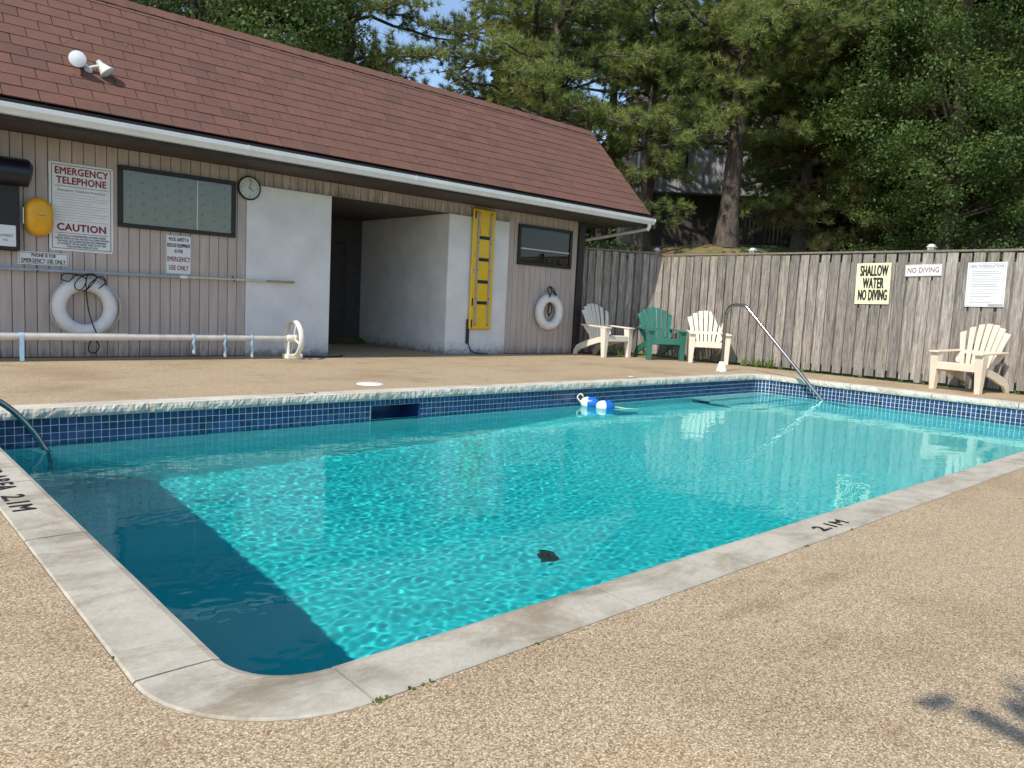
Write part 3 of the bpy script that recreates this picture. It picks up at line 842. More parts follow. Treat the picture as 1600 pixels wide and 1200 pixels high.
for body, sz, z, mt, k in (('POOL SAFETY &', .062, .215, 'ink', .27), ('RESCUE EQUIPMENT', .062, .13, 'ink', .315), ('IS FOR', .058, .05, 'ink', .11), ('EMERGENCY', .084, -.065, 'red', .31), ('USE ONLY', .084, -.185, 'red', .27)):
    text(body, sz * 1.15, M[mt], s, (0, TY, z), WALLROT, fit=k, bold=.0016)
s['label'] = 'white upright sign reading POOL SAFETY & RESCUE EQUIPMENT IS FOR EMERGENCY USE ONLY'

# windows
def window(name, label, x0, x1, z0, z1, cur, fw=.055):
    s = on_wall(name, label, 'window', (x0 + x1) / 2, (z0 + z1) / 2)
    w, h = (x1 - x0) / 2, (z1 - z0) / 2
    for a in ((-w, w, h - fw, h), (-w, w, -h, -h + fw), (-w, -w + fw, -h + fw, h - fw), (w - fw, w, -h + fw, h - fw)):
        bx('frame', M['frame'], s, a[0], a[1], -.055, -.002, a[2], a[3], bev=.005)
    bx('pane', M['glass'], s, -w + fw + .001, w - fw - .001, -.030, -.026, -h + fw + .001, h - fw - .001)
    c = bx('curtain', cur, s, -w + fw + .001, w - fw - .001, -.012, -.004, -h + fw + .001, h - fw - .001)
    return s, w - fw, h - fw, c
s, w, h, c = window('window', 'wide dark framed window with a dotted lace curtain beside the clock', 3.065, 4.670, 1.78, 2.60, M['curtain'])
m = MB()
for i in range(9):
    for j in range(5):
        x = -w + .10 + i * (2 * w - .2) / 8; z = -h + .08 + j * (2 * h - .15) / 4 + (.06 if i % 2 else 0)
        if abs(z) < h - .03:
            for ddx, ddz in ((0, 0), (.018, .022)): lathe(m, [(0, 0), (.0125, 0)], 7, Matrix.Translation((x + ddx - .01, -.0135, z + ddz)) @ Matrix.Rotation(R_(90), 4, 'X'))
mo = build('curtain_motif', m, M['dot'], c); mo['kind'] = 'stuff'
bx('mullion', M['alu'], s, .235, .25, -.034, -.024, -h, h - .01)
s, w, h, c = window('window', 'dark framed window above the smaller life ring near the corner post', 10.40, 11.93, 1.80, 2.60, M['curtain_dark'], .06)
bx('sash_rail', M['alu'], s, -w, w, -.0365, -.024, -.085, -.065)
# clock
ck = on_wall('wall_clock', 'round wall clock with black rim and grey face at about four', 'clock', 4.875, 2.535, WY - .014)
RY90 = Matrix.Rotation(R_(90), 4, 'X')
m = MB(); lathe(m, [(0, 0), (.175, 0), (.178, .03), (.165, .045), (.155, .035)], 40, RY90); build('rim', m, M['black'], ck, True)
m = MB(); lathe(m, [(.156, .03), (0, .03)], 40, RY90); build('face', m, M['clockface'], ck)
for i in range(1, 13):
    a = R_(90 - i * 30); r = .122
    text(str(i), .042 if i % 3 == 0 else .028, M['ink'] if i % 3 == 0 else M['greyink'], ck, (r * math.cos(a), -.0325, r * math.sin(a)), WALLROT, name='numeral', bold=.0008)
for nm, deg, L, t in (('hour_hand', 122, .075, .008), ('minute_hand', 14, .115, .006)):
    m = MB(); box(m, -t / 2, t / 2, -.036, -.034, -.015, L); build(nm, m, M['ink'], ck, rot=(0, R_(deg), 0))

# cabinet with hood and notice at the far left
cb = on_wall('notice_cabinet', 'black open cabinet with a navy rolled hood at the left end of the wall', 'cabinet', 1.35, 1.85)
bx('case', M['black'], cb, -.6, .555, -.14, -.002, -.5, .34, bev=.012)
m = MB(); tube(m, [(-.6, -.16, .46), (.64, -.16, .46), (.675, -.16, .455)], [.17, .17, .12], 14); build('hood', m, M['navy'], cb, True)
s, w, h = sign('cabinet_notice', 'white notice with blue lettering fixed on the black cabinet', 1.30, 1.86, 1.40, 1.66, M['signwhite'], WY - .1405)
text('NUMBERS', .042, M['blue_ink'], s, (w - .03, TY, .0), WALLROT, .9, 'RIGHT'); text('NS', .042, M['blue_ink'], s, (w - .09, TY, -.055), WALLROT, .9, 'RIGHT')
# yellow phone
ph = on_wall('emergency_phone', 'rounded yellow emergency phone box left of the tall sign', 'telephone', 2.125, 1.80)
def capsule(w, h, d, bev, name, mat, par, y=0):
    bm = bmesh.new(); n = 12; P = []
    for k in range(n + 1): a = math.pi * k / n; P.append((w * math.cos(a), h - w + w * math.sin(a)))
    for k in range(n + 1): a = math.pi + math.pi * k / n; P.append((w * math.cos(a), -h + w + w * math.sin(a)))
    rings = [(1, 0), (1, -d + bev), (1 - bev / w * .35, -d + bev * .35), (1 - bev / w, -d)]
    V, F = MB()
    for s_, yy in rings:
        for (x, z) in P: V.append((x * s_, y + yy, z - (z * (1 - s_)) * .6))
    k = len(P)
    for i in range(len(rings) - 1):
        for j in range(k): F.append((i * k + j, i * k + (j + 1) % k, (i + 1) * k + (j + 1) % k, (i + 1) * k + j))
    F.append(tuple((len(rings) - 1) * k + j for j in range(k)))
    return build(name, (V, F), mat, par, True)
capsule(.162, .25, .05, .015, 'back_shell', M['downpipe'], ph); cv = capsule(.152, .238, .17, .06, 'cover', M['phone'], ph, -.003)
bx('name_plate', M['greyink'], cv, -.03, .05, -.1755, -.1735, .01, .022)
bx('hinge', M['steel'], ph, -.175, -.163, -.06, -.03, -.1, .1)

# telescopic pole
pl = thing('telescopic_pole', 'long thin pole with wooden end hung level across the siding', 'pole', (1.9, WY - .06, 1.13), (0, R_(-.62), 0))
for nm, a, b, r, mt in (('outer_tube', -3.2, 2.0, .021, 'poleblue'), ('inner_tube', 2.0, 3.25, .017, 'polewhite'), ('collar', 1.96, 2.06, .025, 'white_plastic'), ('wood_end', 3.25, 3.72, .0175, 'woodpole')):
    m = MB(); tube(m, [(a, 0, 0), (b, 0, 0)], r, 10); build(nm, m, M[mt], pl, True)
for x in (.2, 2.75):
    m = MB(); tube(m, [(x, .055, .05), (x, .03, -.01), (x, -.02, -.032), (x, -.03, .0)], .006, 6); build('hook', m, M['black'], pl)

# life rings
def ring_thing(label, x, z, R0, r0, rope_side):
    rg_ = on_wall('life_ring', label, 'life ring', x, z, WY - r0 - .005, group='life rings hung on the wall')
    V, F = MB(); n, k = 48, 16
    for i in range(n):
        a = 2 * math.pi * i / n
        for j in range(k):
            b = 2 * math.pi * j / k; rr = R0 + r0 * math.cos(b)
            V.append((rr * math.cos(a), r0 * .95 * math.sin(b), rr * math.sin(a)))
    for i in range(n):
        for j in range(k): F.append((i * k + j, ((i + 1) % n) * k + j, ((i + 1) % n) * k + (j + 1) % k, i * k + (j + 1) % k))
    build('buoyant_ring', (V, F), M['ring'], rg_, True)
    for q in range(4):                                   # grab line, sagging between four ties
        a0 = R_(45 + q * 90); P = []
        for t in np.linspace(0, 1, 12):
            a = a0 + t * math.pi / 2; rr = R0 + r0 + .006 + .035 * math.sin(math.pi * t) * (1 if q in (2, 3) else .3)
            P.append((rr * math.cos(a), -.01, rr * math.sin(a) - (.02 * math.sin(math.pi * t) if q in (1, 2) else 0)))
        m = MB(); tube(m, P, .0055, 6); build('grab_line', m, M['rope'], rg_)
    return rg_
r1 = ring_thing('large white life ring tangled with black rope low on the left siding', 2.635, .672, .306, .086, 1)
def curve3(ctrl, n=60):
    P = [Vector(c) for c in ctrl]; out = []
    P = [P[0]] + P + [P[-1]]
    seg = len(P) - 3
    for i in range(seg):
        for t in np.linspace(0, 1, n // seg + 1)[:-1]:
            p0, p1, p2, p3 = P[i:i + 4]
            out.append(.5 * ((2 * p1) + (p2 - p0) * t + (2 * p0 - 5 * p1 + 4 * p2 - p3) * t * t + (-p0 + 3 * p1 - 3 * p2 + p3) * t ** 3))
    out.append(P[-2]); return out
rb = thing('black_rope', 'black rope looped over the large life ring and trailing below it', 'rope', (2.635, WY - .2, .672))
for ctrl in ([(-.21, 0, .33), (-.30, -.02, .36), (-.27, -.02, .43), (-.16, -.02, .43), (-.05, -.02, .42), (.07, -.01, .43), (.19, -.02, .38), (.23, 0, .31)],
             [(-.21, -.02, .34), (-.12, -.03, .42), (-.02, -.04, .37), (-.06, -.04, .25), (-.12, -.03, .23), (-.15, -.03, .30), (-.07, -.04, .41), (.05, -.04, .45), (.10, -.04, .39), (.0, -.04, .25), (-.06, -.04, .22)],
             [(.0, -.03, .44), (-.02, -.04, .33), (-.01, -.04, .24), (.04, -.02, .33), (.16, -.03, .42), (.22, -.02, .35), (.13, -.04, .26)],
             [(-.02, -.03, .25), (.0, .0, .10), (.03, .04, -.05), (.07, .02, -.22), (.10, -.03, -.33), (.12, .05, -.42), (.16, .08, -.52), (.10, .06, -.60), (.03, .06, -.57), (.04, .07, -.48), (.08, .07, -.42)]):
    m = MB(); tube(m, curve3(ctrl, 70), .0085, 6); build('strand', m, M['black'], rb)
r2 = ring_thing('small white life ring under the corner window', 11.30, .875, .285, .092, 1)
rb2 = thing('black_rope', 'black rope bundle holding up the small life ring below the window', 'rope', (11.30, WY - .15, .875))
for ctrl in ([(-.10, -.05, .34), (-.07, .05, .44), (.0, .09, .52), (.05, .06, .46), (.10, -.05, .35)], [(-.12, -.06, .30), (-.03, -.02, .44), (.02, .08, .53), (.07, .0, .45), (.04, -.06, .36), (-.02, -.04, .42)],
             [(-.04, .03, .12), (-.08, .02, .02), (-.02, .03, -.08), (.03, .02, .02), (.02, .02, .14), (-.03, .04, .18), (-.06, .03, .05)], [(-.02, .02, .2), (-.05, .03, .0), (.0, .03, -.06)]):
    m = MB(); tube(m, curve3(ctrl, 40), .012, 6); build('strand', m, M['black'], rb2)

# spine board
sb = on_wall('spine_board', 'long yellow rescue spine board with black straps hanging on the white panel', 'spine board', 9.47, 1.625, WY - .03, )
m = MB(); box(m, -.275, .275, -.055, 0, -1.14, 1.14, bev=.022); brd = build('board', m, M['yellow'], sb)
for sx_ in (-1, 1):
    bx('runner', M['grey_rail'], sb, sx_ * .155 - .021, sx_ * .155 + .021, -.078, -.0555, -1.07, 1.08, bev=.006)
    for z in (-1.04, -.55, -.02, .5, 1.05):
        m = MB(); lathe(m, [(0, .006), (.011, .005), (.013, 0)], 8, Matrix.Translation((sx_ * .155, -.0782, z)) @ RY90); build('rivet', m, M['black'], sb)
for z in (.60, .19, -.23, -.63):
    bx('strap_slot', M['black'], sb, -.13, .13, -.0575, -.0553, z - .032, z + .032)
for z, hh in ((1.02, .07), (.28, .05), (-.03, .05), (-.62, .075), (-1.03, .075)):
    for sx_ in (-1,):
        bx('hand_slot', M['black'] if z < -.5 or z > .9 else M['grey_rail'], sb, sx_ * .228 - .018, sx_ * .228 + .018, -.0575, -.0553, z - hh, z + hh)
for sx_ in (-.10, .10): bx('moulded_groove', M['black'], sb, sx_ - .004, sx_ + .004, -.0565, -.0553, .66, .82)
m = MB(); tube(m, curve3([(-.22, .01, -.9), (-.26, .0, -1.2), (-.25, -.02, -1.42), (-.17, -.03, -1.56), (.05, -.05, -1.608), (.20, -.06, -1.61)], 40), .011, 6); build('trailing_strap', m, M['black'], sb)
m = MB(); box(m, -.305, -.235, -.02, .015, -1.42, -.95, bev=.01); build('hanging_buckle_strap', m, M['black'], sb)

# cover reel
rl = thing('cover_reel', 'long pool cover reel with cream hand wheel and pale blue straps against the wall', 'cover reel', (5.38, 10.93, 0))
m = MB(); tube(m, [(-7.2, 0, .312), (-2.35, 0, .312)], .050, 16); build('outer_tube', m, M['alu'], rl, True)
m = MB(); tube(m, [(-2.35, 0, .312), (-.08, 0, .312)], .044, 16); build('inner_tube', m, M['alu'], rl, True)
YZ = Matrix.Translation((.02, 0, .312)) @ Matrix.Rotation(R_(90), 4, 'Y')
def torus(mb, R0, r0, Mx, n=48, k=10, flat=1.0):
    V, F = mb; b = len(V)
    for i in range(n):
        a = 2 * math.pi * i / n
        for j in range(k):
            c = 2 * math.pi * j / k; rr = R0 + r0 * math.cos(c)
            V.append(tuple(Mx @ Vector((rr * math.cos(a), rr * math.sin(a), r0 * flat * math.sin(c)))))
    for i in range(n):
        for j in range(k): F.append((b + i * k + j, b + ((i + 1) % n) * k + j, b + ((i + 1) % n) * k + (j + 1) % k, b + i * k + (j + 1) % k))
m = MB(); torus(m, .265, .026, YZ, flat=1.7); build('hand_wheel', m, M['cream'], rl, True)
for k in range(4):
    a = R_(20 + 90 * k); m = MB(); tube(m, [(.02, .05 * math.cos(a), .312 + .05 * math.sin(a)), (.02, .255 * math.cos(a), .312 + .255 * math.sin(a))], .016, 8); build('spoke', m, M['cream'], rl, True)
m = MB(); lathe(m, [(0, -.13), (.05, -.13), (.062, -.10), (.062, .0), (.072, .0), (.072, .03), (.05, .06), (0, .06)], 20, YZ); build('hub', m, M['cream'], rl, True)
bx('foot', M['cream'], rl, -.12, .13, -.10, .10, 0, .075, bev=.01); bx('bracket', M['cream'], rl, -.09, -.06, -.045, .045, .075, .31, bev=.006)
bx('foot', M['cream'], rl, -7.1, -6.9, -.2, .2, 0, .06, bev=.01); bx('bracket', M['cream'], rl, -7.03, -6.98, -.04, .04, .06, .30, bev=.006)
for x, zl, wd in ((-3.55, .015, .024), (-1.50, .12, .016), (-1.06, .07, .015), (-.66, .06, .014)):
    V, F = MB(); P = [(0, .312 + .054 + .001)] ; path = []
    for a in np.linspace(150, -10, 10): path.append((-.0535 * math.cos(R_(a)) * -1, .312 + .0545 * math.sin(R_(a))))
    path = [(.0, .312 + .0555)] + [(-.0555 * math.sin(R_(a)), .312 + .0555 * math.cos(R_(a))) for a in np.linspace(15, 90, 6)] + [(-.058, zz) for zz in np.linspace(.28, zl, 7)]
    for i, (yy, zz) in enumerate(path):
        tw = .012 * math.sin(i * 1.3) if zl > .03 and i > 6 else 0
        V.append((x - wd + tw, yy, zz)); V.append((x + wd + tw, yy + tw * .5, zz))
    for i in range(len(path) - 1): F.append((2 * i, 2 * i + 1, 2 * i + 3, 2 * i + 2))
    o = build('strap', (V, F), M['strap'], rl); md = o.modifiers.new('t', 'SOLIDIFY'); md.thickness = .003
    if zl > .03: bx('buckle', M['alu'], o, x - .018, x + .018, -.068, -.056, zl - .03, zl + .01, bev=.003)
hs = MB(); tube(hs, curve3([(5.55, 11.2, .012), (5.8, 11.12, .012), (6.1, 11.05, .012), (6.35, 11.15, .012), (6.5, 11.4, .012)], 30), .012, 6)
tag(build('black_hose', hs, M['black'], None, True), 'short black hose lying on the deck by the reel wheel', 'hose')

# ================================================================== FENCE
def fence(label, A, B, HT, pitch, posts, z0=0.035):
    A = Vector(A); B = Vector(B); d = B - A; L = d.length
    f = thing('board_fence', label, 'fence', (A.x, A.y, 0), (0, 0, math.atan2(d.y, d.x)))
    n = round(L / pitch); p = L / n
    variants = []
    for v in range(4):
        w = p - .042 + random.uniform(-.008, .010); m = MB(); V, F = m
        seg = 5; warp = [random.uniform(-.003, .003) for _ in range(seg)]
        for i in range(seg):
            z = (HT - .05) * i / (seg - 1)
            for (x, y) in ((-w / 2, 0), (w / 2, 0), (w / 2, -.019), (w / 2 - .004, -.022), (-w / 2 + .004, -.022), (-w / 2, -.019)): V.append((x + warp[i], y, z))
        for i in range(seg - 1):
            for j in range(6): F.append((i * 6 + j, i * 6 + (j + 1) % 6, (i + 1) * 6 + (j + 1) % 6, (i + 1) * 6 + j))
        F.append((0, 1, 2, 3, 4, 5)); F.append(tuple((seg - 1) * 6 + j for j in range(6))[::-1])
        me = mesh_of('fence_board', V, F); me.materials.append(M['fence']); variants.append(me)
    bmk = MB(); box(bmk, -p / 2 + .012, p / 2 - .012, .022, .042, .16, HT - .16); bme = mesh_of('backing_board', *bmk); bme.materials.append(M['fence'])
    for i in range(n):
        o = link('fence_board', random.choice(variants), None, f, (p * (i + .5), random.uniform(-.004, .002), z0 + random.uniform(-.012, .012)), (random.uniform(-.003, .003), random.uniform(-.003, .003), 0))
        link('backing_board', bme, None, f, (p * (i + 1), 0, 0))
    for z in (.32, HT / 2, HT - .32): bx('rail', M['fence_rail'], f, 0, L, .044, .085, z - .045, z + .045)
    bx('cap_rail', M['fence_rail'], f, 0, L, -.045, .045, HT + .0, HT + .035, bev=.004)
    for x in posts:
        po = bx('post', M['fence'], f, x - .052, x + .052, -.026, .08, 0, HT + .085, bev=.005)
        m = MB(); lathe(m, [(.085, 0), (.085, .018), (.062, .03), (.05, .055), (0, .062)], 4, Matrix.Translation((x, .027, HT + .083)) @ Matrix.Rotation(R_(45), 4, 'Z')); build('post_cap', m, M['lamp_body'], po)
    return f
FC = Vector((13.97, 10.70))
fence('weathered grey board fence section angling from the building corner', (12.36, 11.56), FC, 2.27, .185, [1.80])
f2 = fence('long weathered grey board fence behind the pool end with three signs', FC, (14.06, -.6), 2.225, .199, [2.33, 5.68, 9.0])

def fsign(name, label, y0, y1, z0, z1, mat, roll=0.0):
    s = thing(name, label, 'sign', (13.97 + (10.70 - (y0 + y1) / 2) / 11.3 * .09 - .034, (y0 + y1) / 2, (z0 + z1) / 2), (0, R_(roll), R_(-90)))
    w, h = (y0 - y1) / 2, (z1 - z0) / 2
    bx('board', mat, s, -w, w, -.008, 0, -h, h, bev=.003); return s, w, h
FX = 14.005
s, w, h = fsign('shallow_water_sign', 'cream sign reading SHALLOW WATER NO DIVING in bold black', 6.215, 5.615, 1.32, 2.045, M['signcream'], -1.2)
for body, z, k in (('SHALLOW', .225, .48), ('WATER', .005, .36), ('NO DIVING', -.205, .50)):
    text(body, .262, M['ink'], s, (.01, -.0105, z - .005), WALLROT, bold=.0075, fit=k)
rule(s, -.09, .05, -.305, .008, M['greyink'], -.0082)
s, w, h = fsign('no_diving_sign', 'narrow white sign reading NO DIVING in faded red near the fence post', 5.385, 4.80, 1.82, 2.02, M['signwhite'], -1.5)
text('NO DIVING', .125, M['redpale'], s, (0, -.0105, 0), WALLROT, bold=.002, fit=.50)
frame_line(s, w - .008, h - .008, .004, M['redpale'], -.0082)
s, w, h = fsign('health_regulations_sign', 'white HEALTH REGULATIONS notice with small print on the fence', 4.41, 3.845, 1.335, 2.05, M['signwhite'], -1.0)
frame_line(s, w - .022, h - .018, .005, M['greyink'], -.0082)
text('HEALTH REGULATIONS', .062, M['greyink'], s, (0, -.0105, h - .062), WALLROT, fit=.48, bold=.001)
rule(s, -w + .03, w - .03, h - .10, .004, M['greyink'], -.0082)
for i, (a, L) in enumerate(((0, .9), (0, 1), (0, .6), (1, .95), (1, 1), (1, .92), (2, .85), (2, .9), (3, .97), (3, .5), (4, .8), (5, .7), (6, .45), (8, .75))):
    z = h - .145 - i * .031 - a * .012
    rule(s, -w + .07, -w + .07 + (2 * w - .13) * L, z, .008, M['greyink'], -.0082)
bx('smudge_strip', M['downpipe'], s, .06, w - .01, -.0095, -.008, -h + .01, -h + .05)

# ================================================================== CHAIRS
def adirondack(label, mat, loc, facing, sc=1.0, grp='plastic adirondack chairs along the fence'):
    c = thing('adirondack_chair', label, 'chair', (loc[0], loc[1], 0), (0, 0, math.atan2(facing[1], facing[0]) + math.pi / 2), grp)
    c.scale = (sc, sc, sc)
    def hexa(name, P, bev=.006):
        V = [tuple(p) for p in P]; F = [(3, 2, 1, 0), (4, 5, 6, 7), (0, 1, 5, 4), (1, 2, 6, 5), (2, 3, 7, 6), (3, 0, 4, 7)]
        bm = bmesh.new(); vs_ = [bm.verts.new(v) for v in V]
        for f in F: bm.faces.new([vs_[i] for i in f])
        bmesh.ops.recalc_face_normals(bm, faces=bm.faces)
        bmesh.ops.bevel(bm, geom=bm.edges[:], offset=bev, segments=2, affect='EDGES', profile=.6)
        me = bpy.data.meshes.new(name); bm.to_mesh(me); bm.free()
        return link(name, me, mat, c)
    for s_ in (-1, 1):
        a, b = sorted((s_ * .325, s_ * .405)); a2, b2 = sorted((s_ * .29, s_ * .425))
        hexa('front_leg', [(a, -.03, 0), (b, -.03, 0), (b, .055, 0), (a, .055, 0), (a2, -.045, .60), (b2, -.045, .60), (b2, .10, .60), (a2, .10, .60)])
        i_, o_ = s_ * .27, s_ * .43
        a, b = sorted((i_, o_)); a2, b2 = sorted((s_ * .30, s_ * .40))
        hexa('arm_rest', [(a, -.09, .60), (b, -.09, .60), (b2, .70, .635), (a2, .70, .635), (a, -.09, .628), (b, -.09, .628), (b2, .70, .662), (a2, .70, .662)], .008)
        xi, xo, xt_ = s_ * .275, s_ * .325, s_ * .385
        hexa('arm_bracket', [(xi, .50, .44), (xo, .50, .47), (xo, .56, .47), (xi, .56, .44), (s_ * .29, .58, .64), (xt_, .58, .64), (xt_, .67, .645), (s_ * .29, .67, .645)])
        a, b = sorted((s_ * .275, s_ * .325))
        # side rail running down and back to the ground as the rear leg
        V, F = MB(); prof = [(0.02, .44, .33), (.20, .41, .29), (.42, .34, .22), (.62, .255, .14), (.78, .20, .07), (.90, .13, .0), (.97, .03, -.0)]
        top = [(.02, .44), (.25, .41), (.5, .34), (.72, .27), (.88, .20), (.955, .10), (.975, .0)]
        bot = [(.03, .32), (.25, .29), (.48, .22), (.66, .15), (.79, .11), (.86, .05), (.885, .0)]
        for (p, q) in zip(top, bot): V += [(a, p[0], p[1]), (b, p[0], p[1]), (b, q[0], q[1]), (a, q[0], q[1])]
        for i in range(len(top) - 1):
            for j in range(4): F.append((i * 4 + j, i * 4 + (j + 1) % 4, (i + 1) * 4 + (j + 1) % 4, (i + 1) * 4 + j))
        F.append((0, 1, 2, 3)); F.append(tuple((len(top) - 1) * 4 + j for j in range(4))[::-1])
        build('rear_leg', (V, F), mat, c)
    hexa('seat_front', [(-.33, -.035, .335), (.33, -.035, .335), (.33, -.005, .335), (-.33, -.005, .335), (-.33, -.03, .445), (.33, -.03, .445), (.33, .02, .455), (-.33, .02, .455)])
    for i in range(6):
        x0 = -.27 + i * .092; V, F = MB(); pr = [(.022, .452), (.10, .455), (.22, .425), (.36, .37), (.50, .325), (.60, .315)]
        for (y, z) in pr: V += [(x0, y, z), (x0 + .082, y, z), (x0 + .082, y, z - .018), (x0, y, z - .018)]
        for k in range(len(pr) - 1):
            for j in range(4): F.append((k * 4 + j, k * 4 + (j + 1) % 4, (k + 1) * 4 + (j + 1) % 4, (k + 1) * 4 + j))
        F.append((0, 1, 2, 3)); F.append(tuple((len(pr) - 1) * 4 + j for j in range(4))[::-1])
        build('seat_slat', (V, F), mat, c)
    for i in range(-3, 4):
        xb, xt = i * .072, i * .118; wb, wt = .0265, .0475
        zt = 1.10 - .016 * i * i; yt = .80 - .007 * i * i; cur = .010 * i * i
        V, F = MB()
        for t in np.linspace(0, 1, 6):
            z = .31 + (zt - .31) * t; y = .535 + (yt - .535) * t ** 1.1 - cur * math.sin(t * 1.8) * .6; x = xb + (xt - xb) * t; w_ = wb + (wt - wb) * t
            sk = -.018 * i / 3 if t > .99 else 0
            for sx_, dy_ in ((-1, 0), (1, 0), (1, .02), (-1, .02)): V.append((x + sx_ * w_, y + dy_, z + (sk * sx_ if t > .99 else 0)))
        for k in range(5):
            for j in range(4): F.append((k * 4 + j, k * 4 + (j + 1) % 4, (k + 1) * 4 + (j + 1) % 4, (k + 1) * 4 + j))
        F.append((0, 1, 2, 3)); F.append(tuple(20 + j for j in range(4))[::-1])
        build('back_slat', (V, F), mat, c)
    V, F = MB()
    for x in np.linspace(-.30, .30, 9):
        y = .655 - .10 * (x / .30) ** 2 * .5
        V += [(x, y - .012, .60), (x, y + .03, .60), (x, y + .035, .655), (x, y - .002, .655)]
    for k in range(8):
        for j in range(4): F.append((k * 4 + j, k * 4 + (j + 1) % 4, (k + 1) * 4 + (j + 1) % 4, (k + 1) * 4 + j))
    F.append((0, 1, 2, 3)); F.append(tuple(32 + j for j in range(4))[::-1])
    build('back_band', (V, F), mat, c)
    return c
adirondack('off-white adirondack chair half in shade nearest the building post', M['chair_white'], (12.36, 10.36), (-.05, -1), 1.0)
adirondack('dark green adirondack chair between two pale ones', M['chair_green'], (12.95, 9.55), (-.50, -.86), .99)
adirondack('cream adirondack chair beside the pool stair rail', M['chair_white2'], (13.32, 8.76), (-.74, -.67), .97)
adirondack('sand coloured adirondack chair standing alone near the HEALTH REGULATIONS notice', M['chair_tan'], (12.98, 4.10), (-.97, .22), .97)

# ================================================================== RAILS, FLOATS, LID
rr = thing('stair_handrail', 'stainless steel stair rail sloping into the far shallow corner', 'handrail', (11.92, 7.55, 0))
P = [(0, 0, .06), (0, 0, .6), (0, -.01, .98)] + [(0, -.18 + .17 * math.cos(a), .99 + .19 * math.sin(a)) for a in np.linspace(0.1, math.pi / 2, 7)] + [(0, -.32, 1.18)] + \
    [(0, -.32 - .12 * math.sin(a), 1.06 + .12 * math.cos(a)) for a in np.linspace(0.1, R_(46), 5)] + [(0, -1.95, -.35), (0, -2.3, -.70)]
m = MB(); tube(m, P, .029, 14); build('rail_tube', m, M['steel'], rr, True)
m = MB(); lathe(m, [(0, .17), (.042, .17), (.048, .165), (.092, .012), (.095, .002)], 24); build('base_boot', m, M['white_plastic'], rr, True)
lr = thing('ladder_handrail', 'curved stainless ladder rail dipping into the water at the deep end', 'handrail', (.55, 6.68, 0))
P = [(-.35, 0, .0), (-.35, 0, .05)] + [(-.05 - .30 * math.cos(a), 0, .06 + .14 * math.sin(a)) for a in np.linspace(.1, math.pi / 2, 6)] + [(.20, 0, .185), (.36, 0, .135), (.50, 0, .03), (.62, 0, -.12), (.70, 0, -.26), (.745, 0, -.40), (.75, 0, -1.0)]
m = MB(); tube(m, curve3(P, 90), .022, 12); build('rail_tube', m, M['steel'], lr, True)
m = MB(); lathe(m, [(.05, .012), (.06, .0)], 16, Matrix.Translation((-.35, 0, .006))); build('flange', m, M['steel'], lr)
def float_buoy(label, loc, rz, tilt):
    f = thing('lane_float', label, 'float', loc, (tilt, 0, rz), 'blue and white rope floats'); f.scale = (.98, .98, .98)
    Q = Matrix.Rotation(R_(90), 4, 'Y')
    m = MB(); lathe(m, [(0, -.125), (.035, -.122), (.062, -.10), (.078, -.065), (.083, -.03), (.083, -.022)], 24, Q); build('white_half', m, M['float_white'], f, True)
    m = MB(); lathe(m, [(.083, -.022), (.083, .03), (.078, .065), (.062, .10), (.035, .122), (0, .125)], 24, Q); build('blue_half', m, M['float_blue'], f, True)
    return f
f1 = float_buoy('blue and white float nearer the pool wall', (7.52, 6.70, ZW + .045), R_(-58), 0)
f2_ = float_buoy('blue and white float with a short rope tail', (7.60, 6.50, ZW + .02), R_(-25), 0)
m = MB(); tube(m, curve3([(.11, 0, 0.0), (.2, -.01, -.01), (.28, -.03, -.02), (.40, -.03, -.025), (.55, -.05, -.03)], 24), .009, 6); build('rope_tail', m, M['rope'], f2_)
m = MB(); tube(m, curve3([(-.12, 0, .0), (-.18, .02, .06), (-.14, .04, .11), (-.1, .02, .08)], 18), .010, 6); build('knot', m, M['rope'], f1)
m = MB(); lathe(m, [(0, .012), (.135, .012), (.15, .009), (.155, .001)], 32, Matrix.Translation((4.70, 7.58, 0)))
tag(build('skimmer_lid', m, M['white_plastic'], None, True), 'round white skimmer lid set in the deck behind the far coping', 'lid')
m = MB(); lathe(m, [(0, .008), (.05, .008), (.055, .001)], 20, Matrix.Translation((9.0, 7.23, .008)))
tag(build('coping_cap', m, M['alu'], None, True), 'small metal cap on the far coping near the shallow end', 'cap')

# weeds in the joints
def weeds(spots, wid, lab):
    V, F = MB()
    for (x, y, z, r, h, n) in spots:
        for k in range(n):
            a = random.uniform(0, 6.28); rr_ = random.uniform(0, r); bx_, by_ = x + rr_ * math.cos(a), y + rr_ * math.sin(a)
            L = h * random.uniform(.4, 1.1); le = random.uniform(.2, 1.1); w_ = wid * random.uniform(.6, 1.4)
            b = len(V); t = Vector((math.cos(a) * le, math.sin(a) * le, 1)).normalized(); s_ = Vector((-math.sin(a), math.cos(a), 0))
            p = Vector((bx_, by_, z))
            V += [tuple(p - s_ * w_ * .5), tuple(p + s_ * w_ * .5), tuple(p + t * L * .6 + s_ * w_), tuple(p + t * L), tuple(p + t * L * .6 - s_ * w_)]
            F.append((b, b + 1, b + 2, b + 3, b + 4))
    o = build('weeds', (V, F), M['weed'], None); o['kind'] = 'stuff'; o['label'] = lab; o['category'] = 'weeds'; return o
sp = [(13.80 + random.uniform(-.05, .12), y, .0, .06, .07, 7) for y in np.arange(7.9, 2.5, -.22) if random.random() < .45]
sp += [(13.78, y, .0, .14, .22, 22) for y in (8.15, 7.95, 7.7)] + [(12.75 + .3 * k, 10.95 - .12 * k, 0, .16, .2, 20) for k in range(4)]
